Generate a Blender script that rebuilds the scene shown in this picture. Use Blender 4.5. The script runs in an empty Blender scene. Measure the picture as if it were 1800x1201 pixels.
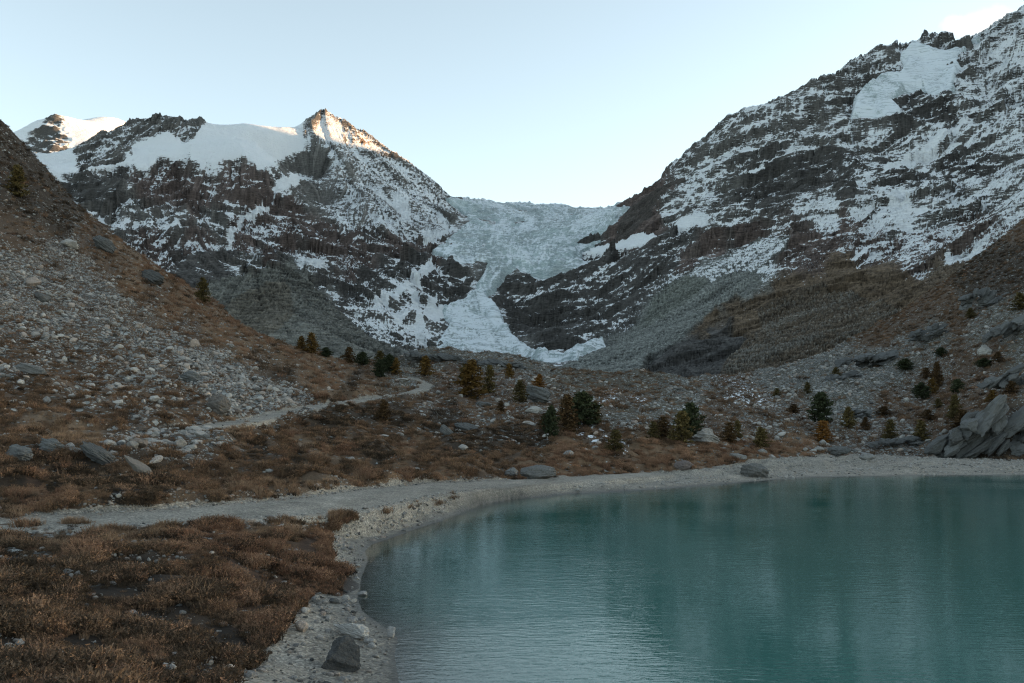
import bpy, math, random
import numpy as np
from mathutils import Vector

# ------------------------------------------------------------------ camera, sky, sun, exposure
scene = bpy.context.scene
COL = scene.collection
F = 1650.0          # focal length in photo pixels (photo 1800 wide)
HOR = 735.0         # row of the horizon
EYE = 9.0           # eye height above the lake
cam = bpy.data.cameras.new('camera')
cam.sensor_width = 36.0
cam.lens = 36.0 * F / 1800.0
cam.shift_y = (HOR - 600.5) / 1800.0
cam.clip_start = 0.5
cam.clip_end = 60000.0
cam_ob = bpy.data.objects.new('camera', cam)
cam_ob.location = (0, 0, EYE)
cam_ob.rotation_euler = (math.radians(90), 0, 0)
COL.objects.link(cam_ob)
scene.camera = cam_ob

SUN_AZ, SUN_EL = 78.0, 8.0       # clockwise from the view direction; the sun stands low to the right
world = bpy.data.worlds.new('World')
scene.world = world
world.use_nodes = True
wn, wl = world.node_tree.nodes, world.node_tree.links
wn.clear()
w_out = wn.new('ShaderNodeOutputWorld')
w_bg = wn.new('ShaderNodeBackground')
w_sky = wn.new('ShaderNodeTexSky')
w_sky.sky_type = 'NISHITA'
w_sky.sun_disc = False
w_sky.sun_elevation = math.radians(SUN_EL)
w_sky.sun_rotation = math.radians(SUN_AZ)
w_sky.altitude = 2200
w_sky.air_density = 1.0
w_sky.dust_density = 3.0
w_sky.ozone_density = 1.0
w_bg.inputs['Strength'].default_value = 0.15
w_hs = wn.new('ShaderNodeHueSaturation')
w_hs.inputs['Saturation'].default_value = 0.55
w_wb = wn.new('ShaderNodeMix'); w_wb.data_type = 'RGBA'; w_wb.blend_type = 'MULTIPLY'; w_wb.inputs[0].default_value = 1.0
w_wb.inputs[7].default_value = (0.97, 1.03, 0.97, 1)
wl.new(w_sky.outputs['Color'], w_hs.inputs['Color'])
wl.new(w_hs.outputs['Color'], w_wb.inputs[6])
# a small bright cloud beyond the right-hand crest
w_tc = wn.new('ShaderNodeTexCoord')
def w_cloud(px, py, rx, ry, src):
    c = Vector(((px - 900.0) / F, 1.0, (HOR - py) / F)).normalized()
    m = wn.new('ShaderNodeMapping'); m.vector_type = 'POINT'
    m.inputs['Location'].default_value = (-c.x / rx, -c.y / rx, -c.z / ry); m.inputs['Scale'].default_value = (1 / rx, 1 / rx, 1 / ry)
    wl.new(w_tc.outputs['Generated'], m.inputs['Vector'])
    ln = wn.new('ShaderNodeVectorMath'); ln.operation = 'LENGTH'; wl.new(m.outputs[0], ln.inputs[0])
    nz_ = wn.new('ShaderNodeTexNoise'); nz_.inputs['Scale'].default_value = 26; nz_.inputs['Detail'].default_value = 6; nz_.inputs['Roughness'].default_value = .6
    wl.new(w_tc.outputs['Generated'], nz_.inputs['Vector'])
    a_ = wn.new('ShaderNodeMath'); a_.operation = 'MULTIPLY_ADD'; wl.new(nz_.outputs['Fac'], a_.inputs[0]); a_.inputs[1].default_value = -2.6; wl.new(ln.outputs['Value'], a_.inputs[2])
    r = wn.new('ShaderNodeMapRange'); r.interpolation_type = 'SMOOTHSTEP'; wl.new(a_.outputs[0], r.inputs['Value'])
    r.inputs['From Min'].default_value = -.1; r.inputs['From Max'].default_value = -.9; r.inputs['To Min'].default_value = 0; r.inputs['To Max'].default_value = .85
    mx_ = wn.new('ShaderNodeMix'); mx_.data_type = 'RGBA'; wl.new(r.outputs[0], mx_.inputs[0]); wl.new(src, mx_.inputs[6]); mx_.inputs[7].default_value = (2.6, 2.55, 2.5, 1)
    return mx_.outputs[2]
w_c = w_cloud(1728, 40, .027, .011, w_wb.outputs[2])
w_c = w_cloud(1672, 44, .010, .008, w_c)
wl.new(w_c, w_bg.inputs['Color'])
wl.new(w_bg.outputs['Background'], w_out.inputs['Surface'])

sun = bpy.data.lights.new('sun', 'SUN')
sun.energy = 5.0
sun.angle = math.radians(0.5)
sun.color = (1.0, 0.58, 0.29)
sun_ob = bpy.data.objects.new('sun', sun)
sa, se = math.radians(SUN_AZ), math.radians(SUN_EL)
sdir = Vector((math.sin(sa) * math.cos(se), math.cos(sa) * math.cos(se), math.sin(se)))
sun_ob.rotation_euler = (-sdir).to_track_quat('-Z', 'Y').to_euler()
sun_ob.location = (400, -200, 600)
COL.objects.link(sun_ob)

scene.view_settings.view_transform = 'Standard'
scene.view_settings.look = 'None'
scene.view_settings.gamma = 1.0
scene.view_settings.use_curve_mapping = False
scene.view_settings.exposure = 1.6
scene.render.engine = 'CYCLES'
scene.cycles.max_bounces = 6
scene.cycles.transparent_max_bounces = 8
scene.cycles.use_denoising = True
scene.cycles.denoiser = 'OPENIMAGEDENOISE'
scene.cycles.denoising_prefilter = 'NONE'
scene.cycles.pixel_filter_type = 'BLACKMAN_HARRIS'
scene.cycles.filter_width = 1.2

rng = np.random.default_rng(7)
random.seed(7)

# ------------------------------------------------------------------ numeric helpers
_perm = np.random.default_rng(3).permutation(256)
_perm = np.concatenate([_perm, _perm, _perm])
_grad = np.random.default_rng(4).normal(size=(256, 3))
_grad /= np.linalg.norm(_grad, axis=1)[:, None]

def perlin(x, y, z=None):
    """gradient noise, about -1..1"""
    x = np.asarray(x, np.float64); y = np.asarray(y, np.float64)
    if z is None:
        xi = np.floor(x).astype(np.int64); yi = np.floor(y).astype(np.int64)
        xf = x - xi; yf = y - yi
        u = xf**3 * (xf * (xf * 6 - 15) + 10); v = yf**3 * (yf * (yf * 6 - 15) + 10)
        def g(i, j):
            h = _perm[_perm[(xi + i) & 255] + ((yi + j) & 255)]
            gg = _grad[h]
            return gg[..., 0] * (xf - i) + gg[..., 1] * (yf - j)
        a = g(0, 0); b = g(1, 0); c = g(0, 1); d = g(1, 1)
        return 1.6 * ((a + u * (b - a)) * (1 - v) + (c + u * (d - c)) * v)
    z = np.asarray(z, np.float64)
    xi = np.floor(x).astype(np.int64); yi = np.floor(y).astype(np.int64); zi = np.floor(z).astype(np.int64)
    xf = x - xi; yf = y - yi; zf = z - zi
    u = xf**3 * (xf * (xf * 6 - 15) + 10); v = yf**3 * (yf * (yf * 6 - 15) + 10); w = zf**3 * (zf * (zf * 6 - 15) + 10)
    def g3(i, j, k):
        h = _perm[_perm[_perm[(xi + i) & 255] + ((yi + j) & 255)] + ((zi + k) & 255)]
        gg = _grad[h]
        return gg[..., 0] * (xf - i) + gg[..., 1] * (yf - j) + gg[..., 2] * (zf - k)
    def plane(k):
        a = g3(0, 0, k); b = g3(1, 0, k); c = g3(0, 1, k); d = g3(1, 1, k)
        return (a + u * (b - a)) * (1 - v) + (c + u * (d - c)) * v
    p0 = plane(0); p1 = plane(1)
    return 1.5 * (p0 + w * (p1 - p0))

def fbm(x, y, octs=5, gain=0.5, seed=0.0):
    s = 0; a = 1.0; t = 0; f = 1.0
    for o in range(octs):
        s = s + a * perlin(x * f + seed + 17.3 * o, y * f - seed + 9.1 * o); t += a; a *= gain; f *= 2.03
    return s / t * 1.6

def ridged(x, y, octs=5, gain=0.5, seed=0.0):
    s = 0; a = 1.0; t = 0; f = 1.0; w = 1.0
    for o in range(octs):
        n = 1 - np.abs(perlin(x * f + seed + 17.3 * o, y * f - seed + 9.1 * o)) * 1.6
        n = np.clip(n, 0, 1) ** 2
        s = s + a * n * w; w = np.clip(n * 1.6, 0, 1); t += a; a *= gain; f *= 2.03
    return s / t

def sstep(e0, e1, x):
    t = np.clip((x - e0) / (e1 - e0), 0, 1)
    return t * t * (3 - 2 * t)

def terrace(s, h, sharp=0.72):
    t = s / h
    fr = t - np.floor(t)
    e = np.clip((fr - (1 - sharp) * 0.5 - 0.25) / (1 - sharp), 0, 1)
    e = e * e * (3 - 2 * e)
    return h * (e - fr)

def W(px, py, D):
    """photo pixel seen at depth D -> place in the valley"""
    return ((px - 900.0) / F * D, D, EYE + (HOR - py) / F * D)

def dens(pts, step=26.0):
    """fill a polyline of (px, py, D) with points about `step` photo pixels apart"""
    out = [pts[0]]
    for a, b in zip(pts[:-1], pts[1:]):
        n = max(1, int(round(math.hypot(b[0] - a[0], b[1] - a[1]) / step)))
        for k in range(1, n + 1):
            t = k / n
            out.append(tuple(a[i] + (b[i] - a[i]) * t for i in range(3)))
    return out

class Rbf:
    def __init__(self, xyz, smooth=0.0):
        p = np.array(xyz, np.float64)
        _, keep = np.unique(np.round(p[:, :2] / 0.5), axis=0, return_index=True)
        p = p[np.sort(keep)]
        self.p = p
        n = len(p)
        A = np.zeros((n + 3, n + 3))
        d = np.hypot(p[:, None, 0] - p[None, :, 0], p[:, None, 1] - p[None, :, 1])
        A[:n, :n] = d + np.eye(n) * smooth * -1
        A[:n, n] = 1; A[:n, n + 1] = p[:, 0]; A[:n, n + 2] = p[:, 1]
        A[n:, :n] = A[:n, n:].T
        self.w = np.linalg.solve(A, np.concatenate([p[:, 2], np.zeros(3)]))
    def __call__(self, x, y):
        sh = x.shape; x = x.ravel(); y = y.ravel(); out = np.empty(len(x)); n = len(self.p)
        px = self.p[:, 0].astype(np.float32); py = self.p[:, 1].astype(np.float32); w = self.w[:n].astype(np.float32)
        for i in range(0, len(x), 20000):
            dx = x[i:i + 20000, None].astype(np.float32) - px; dy = y[i:i + 20000, None].astype(np.float32) - py
            out[i:i + 20000] = np.sqrt(dx * dx + dy * dy) @ w
        out += self.w[n] + self.w[n + 1] * x + self.w[n + 2] * y
        return out.reshape(sh)

def upsample(a, sh, k):
    R, C = sh
    r = np.arange(R) / k; c = np.arange(C) / k
    r0 = np.minimum(r.astype(int), a.shape[0] - 2); c0 = np.minimum(c.astype(int), a.shape[1] - 2)
    fr = (r - r0)[:, None, None].astype(np.float32); fc = (c - c0)[None, :, None].astype(np.float32)
    t = a[r0] * (1 - fr) + a[r0 + 1] * fr
    return t[:, c0] * (1 - fc) + t[:, c0 + 1] * fc

def coarse(v, k):
    R, C = v.shape
    return v[np.minimum(np.arange(0, R + k, k), R - 1)][:, np.minimum(np.arange(0, C + k, k), C - 1)]

def survey(px, py, pts, power, warp, k=2):
    """idw on a thinned grid, with ragged borders between the covers"""
    a, b = coarse(px, k), coarse(py, k)
    wx_ = warp * (fbm(a / 38, b / 26, 5, .62, 2.7)); wy_ = warp * .6 * (fbm(a / 38, b / 26, 5, .62, 7.4))
    return upsample(idw(a + wx_, b + wy_, pts, power), px.shape, k)

def idw(px, py, pts, power=3.0, ysc=1.0):
    """blend the survey values of pts = (px, py, v0, v1, ...) over the surface"""
    p = np.array([q[:2] for q in pts], np.float32); v = np.array([q[2:] for q in pts], np.float32)
    sh = px.shape; X = px.ravel().astype(np.float32); Y = py.ravel().astype(np.float32)
    out = np.empty((len(X), v.shape[1]), np.float32)
    for i in range(0, len(X), 20000):
        d2 = (X[i:i + 20000, None] - p[:, 0]) ** 2 + ((Y[i:i + 20000, None] - p[:, 1]) * ysc) ** 2 + 60.0
        w = d2 ** (-power / 2)
        out[i:i + 20000] = (w @ v) / w.sum(1)[:, None]
    return out.reshape(sh + (v.shape[1],))

def poly_sd(px, py, poly):
    """signed distance to a polygon, positive inside"""
    x = px.ravel(); y = py.ravel(); P = np.array(poly, np.float64); n = len(P)
    inside = np.zeros(len(x), bool); dm = np.full(len(x), 1e18)
    for i in range(n):
        x0, y0 = P[i]; x1, y1 = P[(i + 1) % n]
        c = ((y0 > y) != (y1 > y))
        with np.errstate(divide='ignore', invalid='ignore'):
            xi = (x1 - x0) * (y - y0) / (y1 - y0 if y1 != y0 else 1e-9) + x0
        inside ^= c & (x < xi)
        ex, ey = x1 - x0, y1 - y0
        t = np.clip(((x - x0) * ex + (y - y0) * ey) / (ex * ex + ey * ey + 1e-12), 0, 1)
        dm = np.minimum(dm, (x - x0 - t * ex) ** 2 + (y - y0 - t * ey) ** 2)
    d = np.sqrt(dm)
    return np.where(inside, d, -d).reshape(px.shape)

def line_d(px, py, line):
    """distance to a polyline and the parameter along it (index units)"""
    x = px.ravel(); y = py.ravel(); dm = np.full(len(x), 1e18); tm = np.zeros(len(x))
    for i in range(len(line) - 1):
        x0, y0 = line[i][:2]; x1, y1 = line[i + 1][:2]
        ex, ey = x1 - x0, y1 - y0
        t = np.clip(((x - x0) * ex + (y - y0) * ey) / (ex * ex + ey * ey + 1e-12), 0, 1)
        d = (x - x0 - t * ex) ** 2 + (y - y0 - t * ey) ** 2
        b = d < dm
        dm[b] = d[b]; tm[b] = (i + t)[b]
    return np.sqrt(dm).reshape(px.shape), tm.reshape(px.shape)

def blur(a, n=3, passes=2):
    for _ in range(passes):
        for ax in (0, 1):
            p = np.pad(a, [(n, n) if k == ax else (0, 0) for k in (0, 1)], mode='edge')
            c = np.cumsum(p, axis=ax)
            c = np.concatenate([np.zeros_like(np.take(c, [0], axis=ax)), c], axis=ax)
            m = a.shape[ax]
            a = (np.take(c, range(2 * n + 1, 2 * n + 1 + m), axis=ax) - np.take(c, range(0, m), axis=ax)) / (2 * n + 1)
    return a

def quantile(v):
    r = np.empty(v.size, np.float32)
    r[np.argsort(v.ravel())] = np.linspace(0, 1, v.size, dtype=np.float32)
    return r.reshape(v.shape)

def grid_nz(x, y, z):
    dxu, dyu, dzu = (np.gradient(a, axis=1) for a in (x, y, z))
    dxv, dyv, dzv = (np.gradient(a, axis=0) for a in (x, y, z))
    nx = dyu * dzv - dzu * dyv; ny = dzu * dxv - dxu * dzv; nzz = dxu * dyv - dyu * dxv
    return np.abs(nzz) / (np.sqrt(nx * nx + ny * ny + nzz * nzz) + 1e-9)

def put(o, label=None, cat=None, group=None, kind=None, parent=None):
    if parent is not None: o.parent = parent
    if label: o['label'] = label
    if cat: o['category'] = cat
    if group: o['group'] = group
    if kind: o['kind'] = kind
    if o.name not in COL.objects: COL.objects.link(o)
    return o

def mesh_from(name, verts, faces, mat, smooth=True, attrs=None):
    """verts (n,3) and faces (m,k) arrays -> one mesh object"""
    me = bpy.data.meshes.new(name)
    verts = np.ascontiguousarray(verts, np.float32); faces = np.ascontiguousarray(faces, np.int32)
    m, k = faces.shape
    me.vertices.add(len(verts)); me.vertices.foreach_set('co', verts.ravel())
    me.loops.add(m * k); me.loops.foreach_set('vertex_index', faces.ravel())
    me.polygons.add(m); me.polygons.foreach_set('loop_start', np.arange(0, m * k, k, dtype=np.int32))
    me.polygons.foreach_set('use_smooth', np.full(m, smooth, bool))
    for an, av in (attrs or {}).items():
        av = np.ascontiguousarray(av, np.float32)
        if av.ndim == 1:
            a = me.attributes.new(an, 'FLOAT', 'POINT'); a.data.foreach_set('value', av)
        else:
            if av.shape[1] == 3: av = np.concatenate([av, np.ones((len(av), 1), np.float32)], 1)
            a = me.attributes.new(an, 'FLOAT_COLOR', 'POINT'); a.data.foreach_set('color', av.ravel())
    me.update(calc_edges=True)
    me.materials.append(mat)
    return bpy.data.objects.new(name, me)

def grid_mesh(name, x, y, z, mat, keep=None, attrs=None):
    R, C = x.shape
    idx = np.arange(R * C).reshape(R, C)
    f = np.stack([idx[:-1, :-1], idx[:-1, 1:], idx[1:, 1:], idx[1:, :-1]], -1).reshape(-1, 4)
    if keep is not None:
        kf = (keep[:-1, :-1] & keep[:-1, 1:] & keep[1:, 1:] & keep[1:, :-1]).ravel()
        f = f[kf]
    used = np.unique(f); remap = np.full(R * C, -1); remap[used] = np.arange(len(used))
    v = np.stack([x.ravel(), y.ravel(), z.ravel()], -1)[used]
    at = {k: (a.reshape(R * C, -1)[used] if a.ndim == 3 else a.ravel()[used]) for k, a in (attrs or {}).items()}
    return mesh_from(name, v, remap[f], mat, True, at)

# ------------------------------------------------------------------ material helpers
class NT:
    def __init__(self, name):
        self.m = bpy.data.materials.new(name); self.m.use_nodes = True
        self.t = self.m.node_tree; self.t.nodes.clear()
        self.out = self.t.nodes.new('ShaderNodeOutputMaterial')
    def n(self, typ, **kw):
        nd = self.t.nodes.new(typ)
        for k, v in kw.items():
            if k.startswith('i_'):
                key = k[2:]
                key = int(key) if key.isdigit() else key.replace('_', ' ')
                if hasattr(v, 'is_linked'): self.t.links.new(v, nd.inputs[key])
                else: nd.inputs[key].default_value = v
            else: setattr(nd, k, v)
        return nd
    def link(self, a, b): self.t.links.new(a, b)
    def math(self, op, a, b=None, c=None, clamp=False):
        nd = self.t.nodes.new('ShaderNodeMath'); nd.operation = op; nd.use_clamp = clamp
        for i, v in enumerate((a, b, c)):
            if v is None: continue
            if hasattr(v, 'is_linked'): self.t.links.new(v, nd.inputs[i])
            else: nd.inputs[i].default_value = v
        return nd.outputs[0]
    def mix(self, fac, a, b, blend='MIX'):
        nd = self.t.nodes.new('ShaderNodeMix'); nd.data_type = 'RGBA'; nd.blend_type = blend
        for i, v in ((0, fac), (6, a), (7, b)):
            if hasattr(v, 'is_linked'): self.t.links.new(v, nd.inputs[i])
            else: nd.inputs[i].default_value = (tuple(v) + (1,))[:4] if isinstance(v, (tuple, list)) else v
        return nd.outputs[2]
    def attr(self, name):
        return self.n('ShaderNodeAttribute', attribute_name=name)
    def noise(self, vec, scale, detail=4, rough=0.55, dist=0.0):
        nd = self.n('ShaderNodeTexNoise', i_Scale=scale, i_Detail=detail, i_Roughness=rough, i_Distortion=dist)
        if vec is not None: self.link(vec, nd.inputs['Vector'])
        return nd
    def mapping(self, vec, loc=(0, 0, 0), rot=(0, 0, 0), scale=(1, 1, 1)):
        nd = self.n('ShaderNodeMapping'); self.link(vec, nd.inputs['Vector'])
        nd.inputs['Location'].default_value = loc; nd.inputs['Rotation'].default_value = rot; nd.inputs['Scale'].default_value = scale
        return nd.outputs[0]
    def ss(self, x, e0, e1):
        nd = self.n('ShaderNodeMapRange', interpolation_type='SMOOTHSTEP')
        self.link(x, nd.inputs['Value'])
        for k, v in (('From Min', e0), ('From Max', e1)):
            if hasattr(v, 'is_linked'): self.link(v, nd.inputs[k])
            else: nd.inputs[k].default_value = v
        return nd.outputs['Result']
    def done(self, col, rough=0.9, normal=None, spec=0.2, **kw):
        p = self.n('ShaderNodeBsdfPrincipled')
        for k, v in (('Base Color', col), ('Roughness', rough), ('Normal', normal), ('Specular IOR Level', spec)) + tuple(kw.items()):
            if v is None: continue
            if hasattr(v, 'is_linked'): self.link(v, p.inputs[k])
            else: p.inputs[k].default_value = (tuple(v) + (1,))[:4] if isinstance(v, (tuple, list)) else v
        self.link(p.outputs[0], self.out.inputs['Surface'])
        return self.m
    def bump(self, h, dist=1.0, strength=1.0):
        b = self.n('ShaderNodeBump', i_Strength=strength, i_Distance=dist); self.link(h, b.inputs['Height'])
        return b.outputs[0]

def rock_snow_material(name, tilt, fine=0.05):
    """rock whose ledges hold snow: 'col' = rock colour, 'cov' = share of snow, 'ledge' = how flat and sheltered the spot is for its face"""
    t = NT(name)
    geo = t.n('ShaderNodeNewGeometry').outputs['Position']
    n1 = t.noise(t.mapping(geo, rot=(0, tilt, 0), scale=(.32, .32, 2.4)), .11, 5, .66, .7).outputs['Fac']
    n3 = t.noise(t.mapping(geo, rot=(0, tilt, 0), scale=(.5, .5, 2.6)), .22, 3, .7).outputs['Fac']
    n2 = t.noise(geo, .011, 3, .6).outputs['Fac']
    led = t.attr('ledge').outputs['Fac']; cov = t.attr('cov').outputs['Fac']; sk = t.attr('streak').outputs['Fac']
    col = t.attr('col').outputs['Color']
    v = t.math('ADD', t.math('MULTIPLY', led, 0.72), t.math('MULTIPLY', n1, 1.05))
    v = t.math('ADD', v, t.math('MULTIPLY', n3, 0.62))
    v = t.math('ADD', v, t.math('MULTIPLY', n2, 0.22))           # centre about 1.3
    v = t.math('SUBTRACT', v, t.math('MULTIPLY', sk, .05))
    thr = t.math('ADD', t.math('MULTIPLY', cov, -1.30), 1.895)
    snow = t.ss(t.math('SUBTRACT', v, thr), -0.05, 0.05)
    rv = t.math('ADD', t.math('MULTIPLY', n3, 2.2), t.math('MULTIPLY', n1, 1.4))
    rv = t.math('SUBTRACT', rv, 0.85)
    rv = t.math('ADD', rv, t.math('MULTIPLY', sk, .20))
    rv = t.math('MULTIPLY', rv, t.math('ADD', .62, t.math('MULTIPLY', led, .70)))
    rv = t.math('MAXIMUM', rv, .12)
    rock = t.mix(1.0, col, t.n('ShaderNodeCombineColor', i_0=rv, i_1=rv, i_2=rv).outputs[0], 'MULTIPLY')
    c = t.mix(snow, rock, (0.78, 0.81, 0.83))
    nrm = t.bump(t.math('ADD', t.math('MULTIPLY', n1, 0.6), t.math('MULTIPLY', n3, 0.4)), 14.0, 0.9)
    return t.done(c, 0.9, nrm, 0.1)

# ------------------------------------------------------------------ the mountains round the glacier: one surveyed height field
massif = []
def ridge(*pts, step=26): massif.extend(W(*q) for q in dens(list(pts), step))
def spot(*pts): massif.extend(W(*q) for q in pts)
# valley floor behind the knolls
for px in range(-300, 2101, 150):
    massif.append(((px - 900) / F * 560, 560, 26 + max(0, 500 - px) * 0.05 + max(0, px - 1250) * 0.07))
spot((850, 645, 1050), (950, 652, 980), (760, 640, 1000), (1050, 655, 880))
# left moraine
ridge((330, 522, 860), (390, 503, 850), (440, 492, 840), (480, 478, 830), (512, 471, 820), (545, 502, 800), (590, 548, 770), (640, 588, 735), (690, 618, 700), step=12)
spot((420, 560, 700), (500, 560, 680), (560, 600, 650), (620, 630, 620))
for px, py, D in ((390, 530, 980), (470, 520, 980), (540, 540, 960), (620, 600, 920), (690, 626, 860), (330, 520, 1000)): spot((px, py, D))
# left massif, brown lower wall
spot((-300, 330, 1500), (-100, 340, 1600), (0, 360, 1700), (100, 380, 1900), (150, 365, 2050), (250, 360, 2100), (350, 400, 2100), (200, 420, 1900), (300, 430, 1850),
     (400, 470, 1600), (300, 470, 1500), (500, 478, 1650), (600, 500, 1650), (700, 520, 1650), (650, 570, 1380), (690, 600, 1230), (560, 540, 1350),
     (750, 600, 1350), (720, 560, 1550), (450, 330, 2450), (500, 420, 2150), (590, 432, 2250), (690, 430, 2250), (420, 400, 2300), (640, 470, 1950))
ridge((700, 425, 2350), (730, 428, 2280), (760, 445, 2150), (765, 470, 2080), step=14)
spot((560, 330, 3050), (500, 330, 2950), (560, 380, 2750), (610, 345, 2950), (470, 380, 2450))
ridge((90, 299, 2450), (140, 300, 2480), (200, 286, 2560), (280, 268, 2650), (360, 256, 2700), (400, 249, 2720), (440, 262, 2700), (480, 292, 2650), (500, 322, 2600), step=16)
spot((110, 325, 2370), (160, 325, 2350), (0, 295, 2450), (-150, 270, 2600))
# snow shoulder behind it
ridge((130, 289, 2700), (160, 261, 2790), (215, 232, 2860), (250, 212, 2900), (275, 206, 2900), (330, 213, 2920), (365, 225, 2940), (430, 232, 2980), (480, 232, 3100), (520, 227, 3250), step=18)
spot((250, 258, 2740), (330, 248, 2780), (420, 247, 2820), (470, 272, 2790), (450, 252, 2860))
# pyramid peak
ridge((520, 227, 3300), (545, 211, 3350), (560, 203, 3370), (575, 198, 3380), (590, 208, 3400), (615, 221, 3430), (640, 234, 3450), (665, 251, 3470), (700, 272, 3480), (735, 293, 3460), (760, 308, 3430), (775, 321, 3400), (787, 341, 3350), (800, 361, 3300), (814, 381, 3220), step=9)
ridge((575, 198, 3380), (556, 224, 3290), (551, 247, 3200), (585, 290, 3030), (620, 328, 2880), (660, 362, 2700), (700, 398, 2520), step=14)
spot((600, 262, 3200), (640, 290, 3150), (690, 330, 3080), (740, 360, 3000), (720, 395, 2740), (790, 400, 2880), (755, 415, 2540), (520, 262, 3120), (650, 262, 3330))
spot((740, 335, 3680), (790, 362, 3560), (700, 310, 3750), (640, 280, 3780))
# behind the crests
for px, py, D in ((-200, 330, 3600), (130, 330, 3300), (250, 290, 3400), (330, 290, 3450), (430, 300, 3500), (520, 320, 3900), (575, 330, 4050), (640, 350, 4000), (700, 370, 3900), (740, 380, 3800)): spot((px, py, D))
# rock step under the ice, ice cone, glacier
spot((780, 482, 2000), (850, 500, 1960), (800, 520, 1850), (740, 500, 1850), (740, 540, 1700), (900, 520, 1880), (960, 490, 1950), (1000, 480, 1950), (920, 560, 1720), (960, 560, 1680), (1000, 560, 1600), (1010, 600, 1450))
spot((845, 520, 1850), (790, 570, 1650), (800, 605, 1500), (850, 620, 1430), (850, 570, 1660), (890, 585, 1620), (930, 628, 1400), (1000, 634, 1300), (770, 612, 1400))
spot((800, 465, 2050), (900, 452, 2150), (990, 455, 2080), (850, 420, 2500), (950, 412, 2500), (1040, 412, 2400), (820, 385, 3000), (950, 385, 3050), (1075, 388, 2800))
ridge((770, 356, 3750), (790, 356, 3750), (820, 356, 3800), (900, 361, 3850), (1000, 367, 3850), (1105, 374, 3800), (1180, 378, 3800), step=22)
for px in (750, 850, 950, 1050, 1150): spot((px, 375, 4350))
# right massif
ridge((1000, 470, 2080), (1015, 445, 2150), (1050, 427, 2230), (1080, 402, 2300), (1103, 371, 2350), (1130, 345, 2330), (1160, 323, 2300), (1200, 307, 2280), (1213, 286, 2290), (1240, 252, 2310), (1262, 233, 2330), (1310, 209, 2380), (1350, 194, 2420), (1400, 170, 2460), (1440, 143, 2490), (1462, 130, 2500), (1490, 121, 2520), (1530, 105, 2550), (1560, 100, 2600), (1580, 88, 2650), (1603, 72, 2700), (1630, 72, 2720), (1660, 60, 2740), (1700, 56, 2760), (1735, 48, 2780), (1770, 30, 2790), (1800, 13, 2800), (1860, -25, 2820), (1950, -70, 2820), (2100, -120, 2800), (2300, -180, 2700), step=11)
ridge((1735, 48, 2780), (1712, 75, 2680), (1700, 110, 2560), (1690, 140, 2450), step=12)
spot((1610, 110, 2600), (1590, 150, 2420), (1540, 190, 2280), (1560, 215, 2180), (1650, 165, 2320), (1640, 130, 2500), (1500, 170, 2330), (1450, 180, 2300), (1500, 240, 2080), (1620, 215, 2130))
ridge((1800, 150, 2280), (1740, 170, 2230), (1690, 200, 2150), (1620, 225, 2080), (1540, 245, 2030), (1440, 285, 1980), (1340, 310, 1980), step=22)
spot((1800, 80, 2550), (1760, 120, 2430), (1800, 220, 1980), (1700, 260, 1900), (1600, 290, 1830), (1500, 310, 1800), (1400, 320, 1850), (1300, 330, 1950), (1250, 290, 2130), (1330, 260, 2180), (1400, 230, 2230))
spot((1800, 300, 1600), (1700, 330, 1550), (1600, 350, 1550), (1500, 350, 1620), (1380, 330, 1800), (1400, 390, 1550), (1300, 400, 1650), (1200, 380, 1850), (1160, 360, 2020), (1120, 420, 1930), (1200, 440, 1680), (1080, 450, 1880))
spot((1800, 380, 1250), (1700, 420, 1200), (1600, 450, 1150), (1500, 430, 1250), (1450, 480, 1150), (1380, 430, 1420), (1330, 475, 1330), (1250, 500, 1300), (1150, 500, 1500), (1090, 520, 1600), (1040, 560, 1480), (1120, 560, 1280))
spot((1320, 520, 1180), (1250, 545, 1100), (1180, 585, 980), (1120, 615, 900), (1060, 645, 840), (1200, 640, 760), (1260, 600, 820), (1330, 560, 930), (1170, 655, 720))
spot((1400, 560, 850), (1450, 590, 720), (1350, 620, 680), (1260, 655, 620), (1600, 500, 850), (1520, 570, 720), (1700, 440, 820), (1800, 370, 820), (1900, 300, 850), (2000, 250, 900), (2100, 150, 1500), (2100, 0, 2100))
for px, py, D in ((1105, 420, 3000), (1200, 380, 3000), (1300, 310, 3100), (1400, 290, 3200), (1530, 300, 3300), (1660, 320, 3400), (1800, 330, 3450), (2000, 330, 3500), (1900, 420, 4300), (1600, 420, 4300), (1300, 420, 4300)): spot((px, py, D))

MS = Rbf(massif)
mC = np.linspace(-110, 1910, 1180)
mR = np.geomspace(560, 4350, 680)
mpx, mD = np.meshgrid(mC, mR)
mx = (mpx - 900) / F * mD
my = mD.copy()
mz0 = MS(mx, my)
mpy = HOR - (mz0 - EYE) * F / mD

# survey of the rock faces: px, py, roughness, snow share, ribs (steep runnels), rock colour
GREY, DARK, BRN, SCREE, VEG, ICE = (.155, .150, .140), (.098, .094, .089), (.146, .114, .102), (.190, .198, .184), (.135, .100, .068), (.30, .36, .37)
S = []
def sv(col, rough, cov, ribs, *pts):
    for p in pts: S.append((p[0], p[1], rough, cov, ribs) + col)
sv(BRN, 1.0, .24, .2, (300, 300), (420, 320), (470, 340), (340, 345), (250, 320), (560, 400), (600, 420), (520, 360), (700, 430), (760, 450))
sv(DARK, 1.0, .20, 0, (130, 320), (200, 310), (170, 340))
sv(GREY, 1.0, .50, 0, (130, 360), (180, 400), (240, 370), (380, 390), (300, 400), (150, 380))
sv(BRN, 1.0, .44, .5, (280, 420), (350, 440), (430, 420), (500, 430), (470, 460), (560, 450), (620, 470))
sv(DARK, 1.0, .34, .2, (600, 510), (640, 500), (700, 480), (740, 470), (620, 540), (560, 500))
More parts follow.
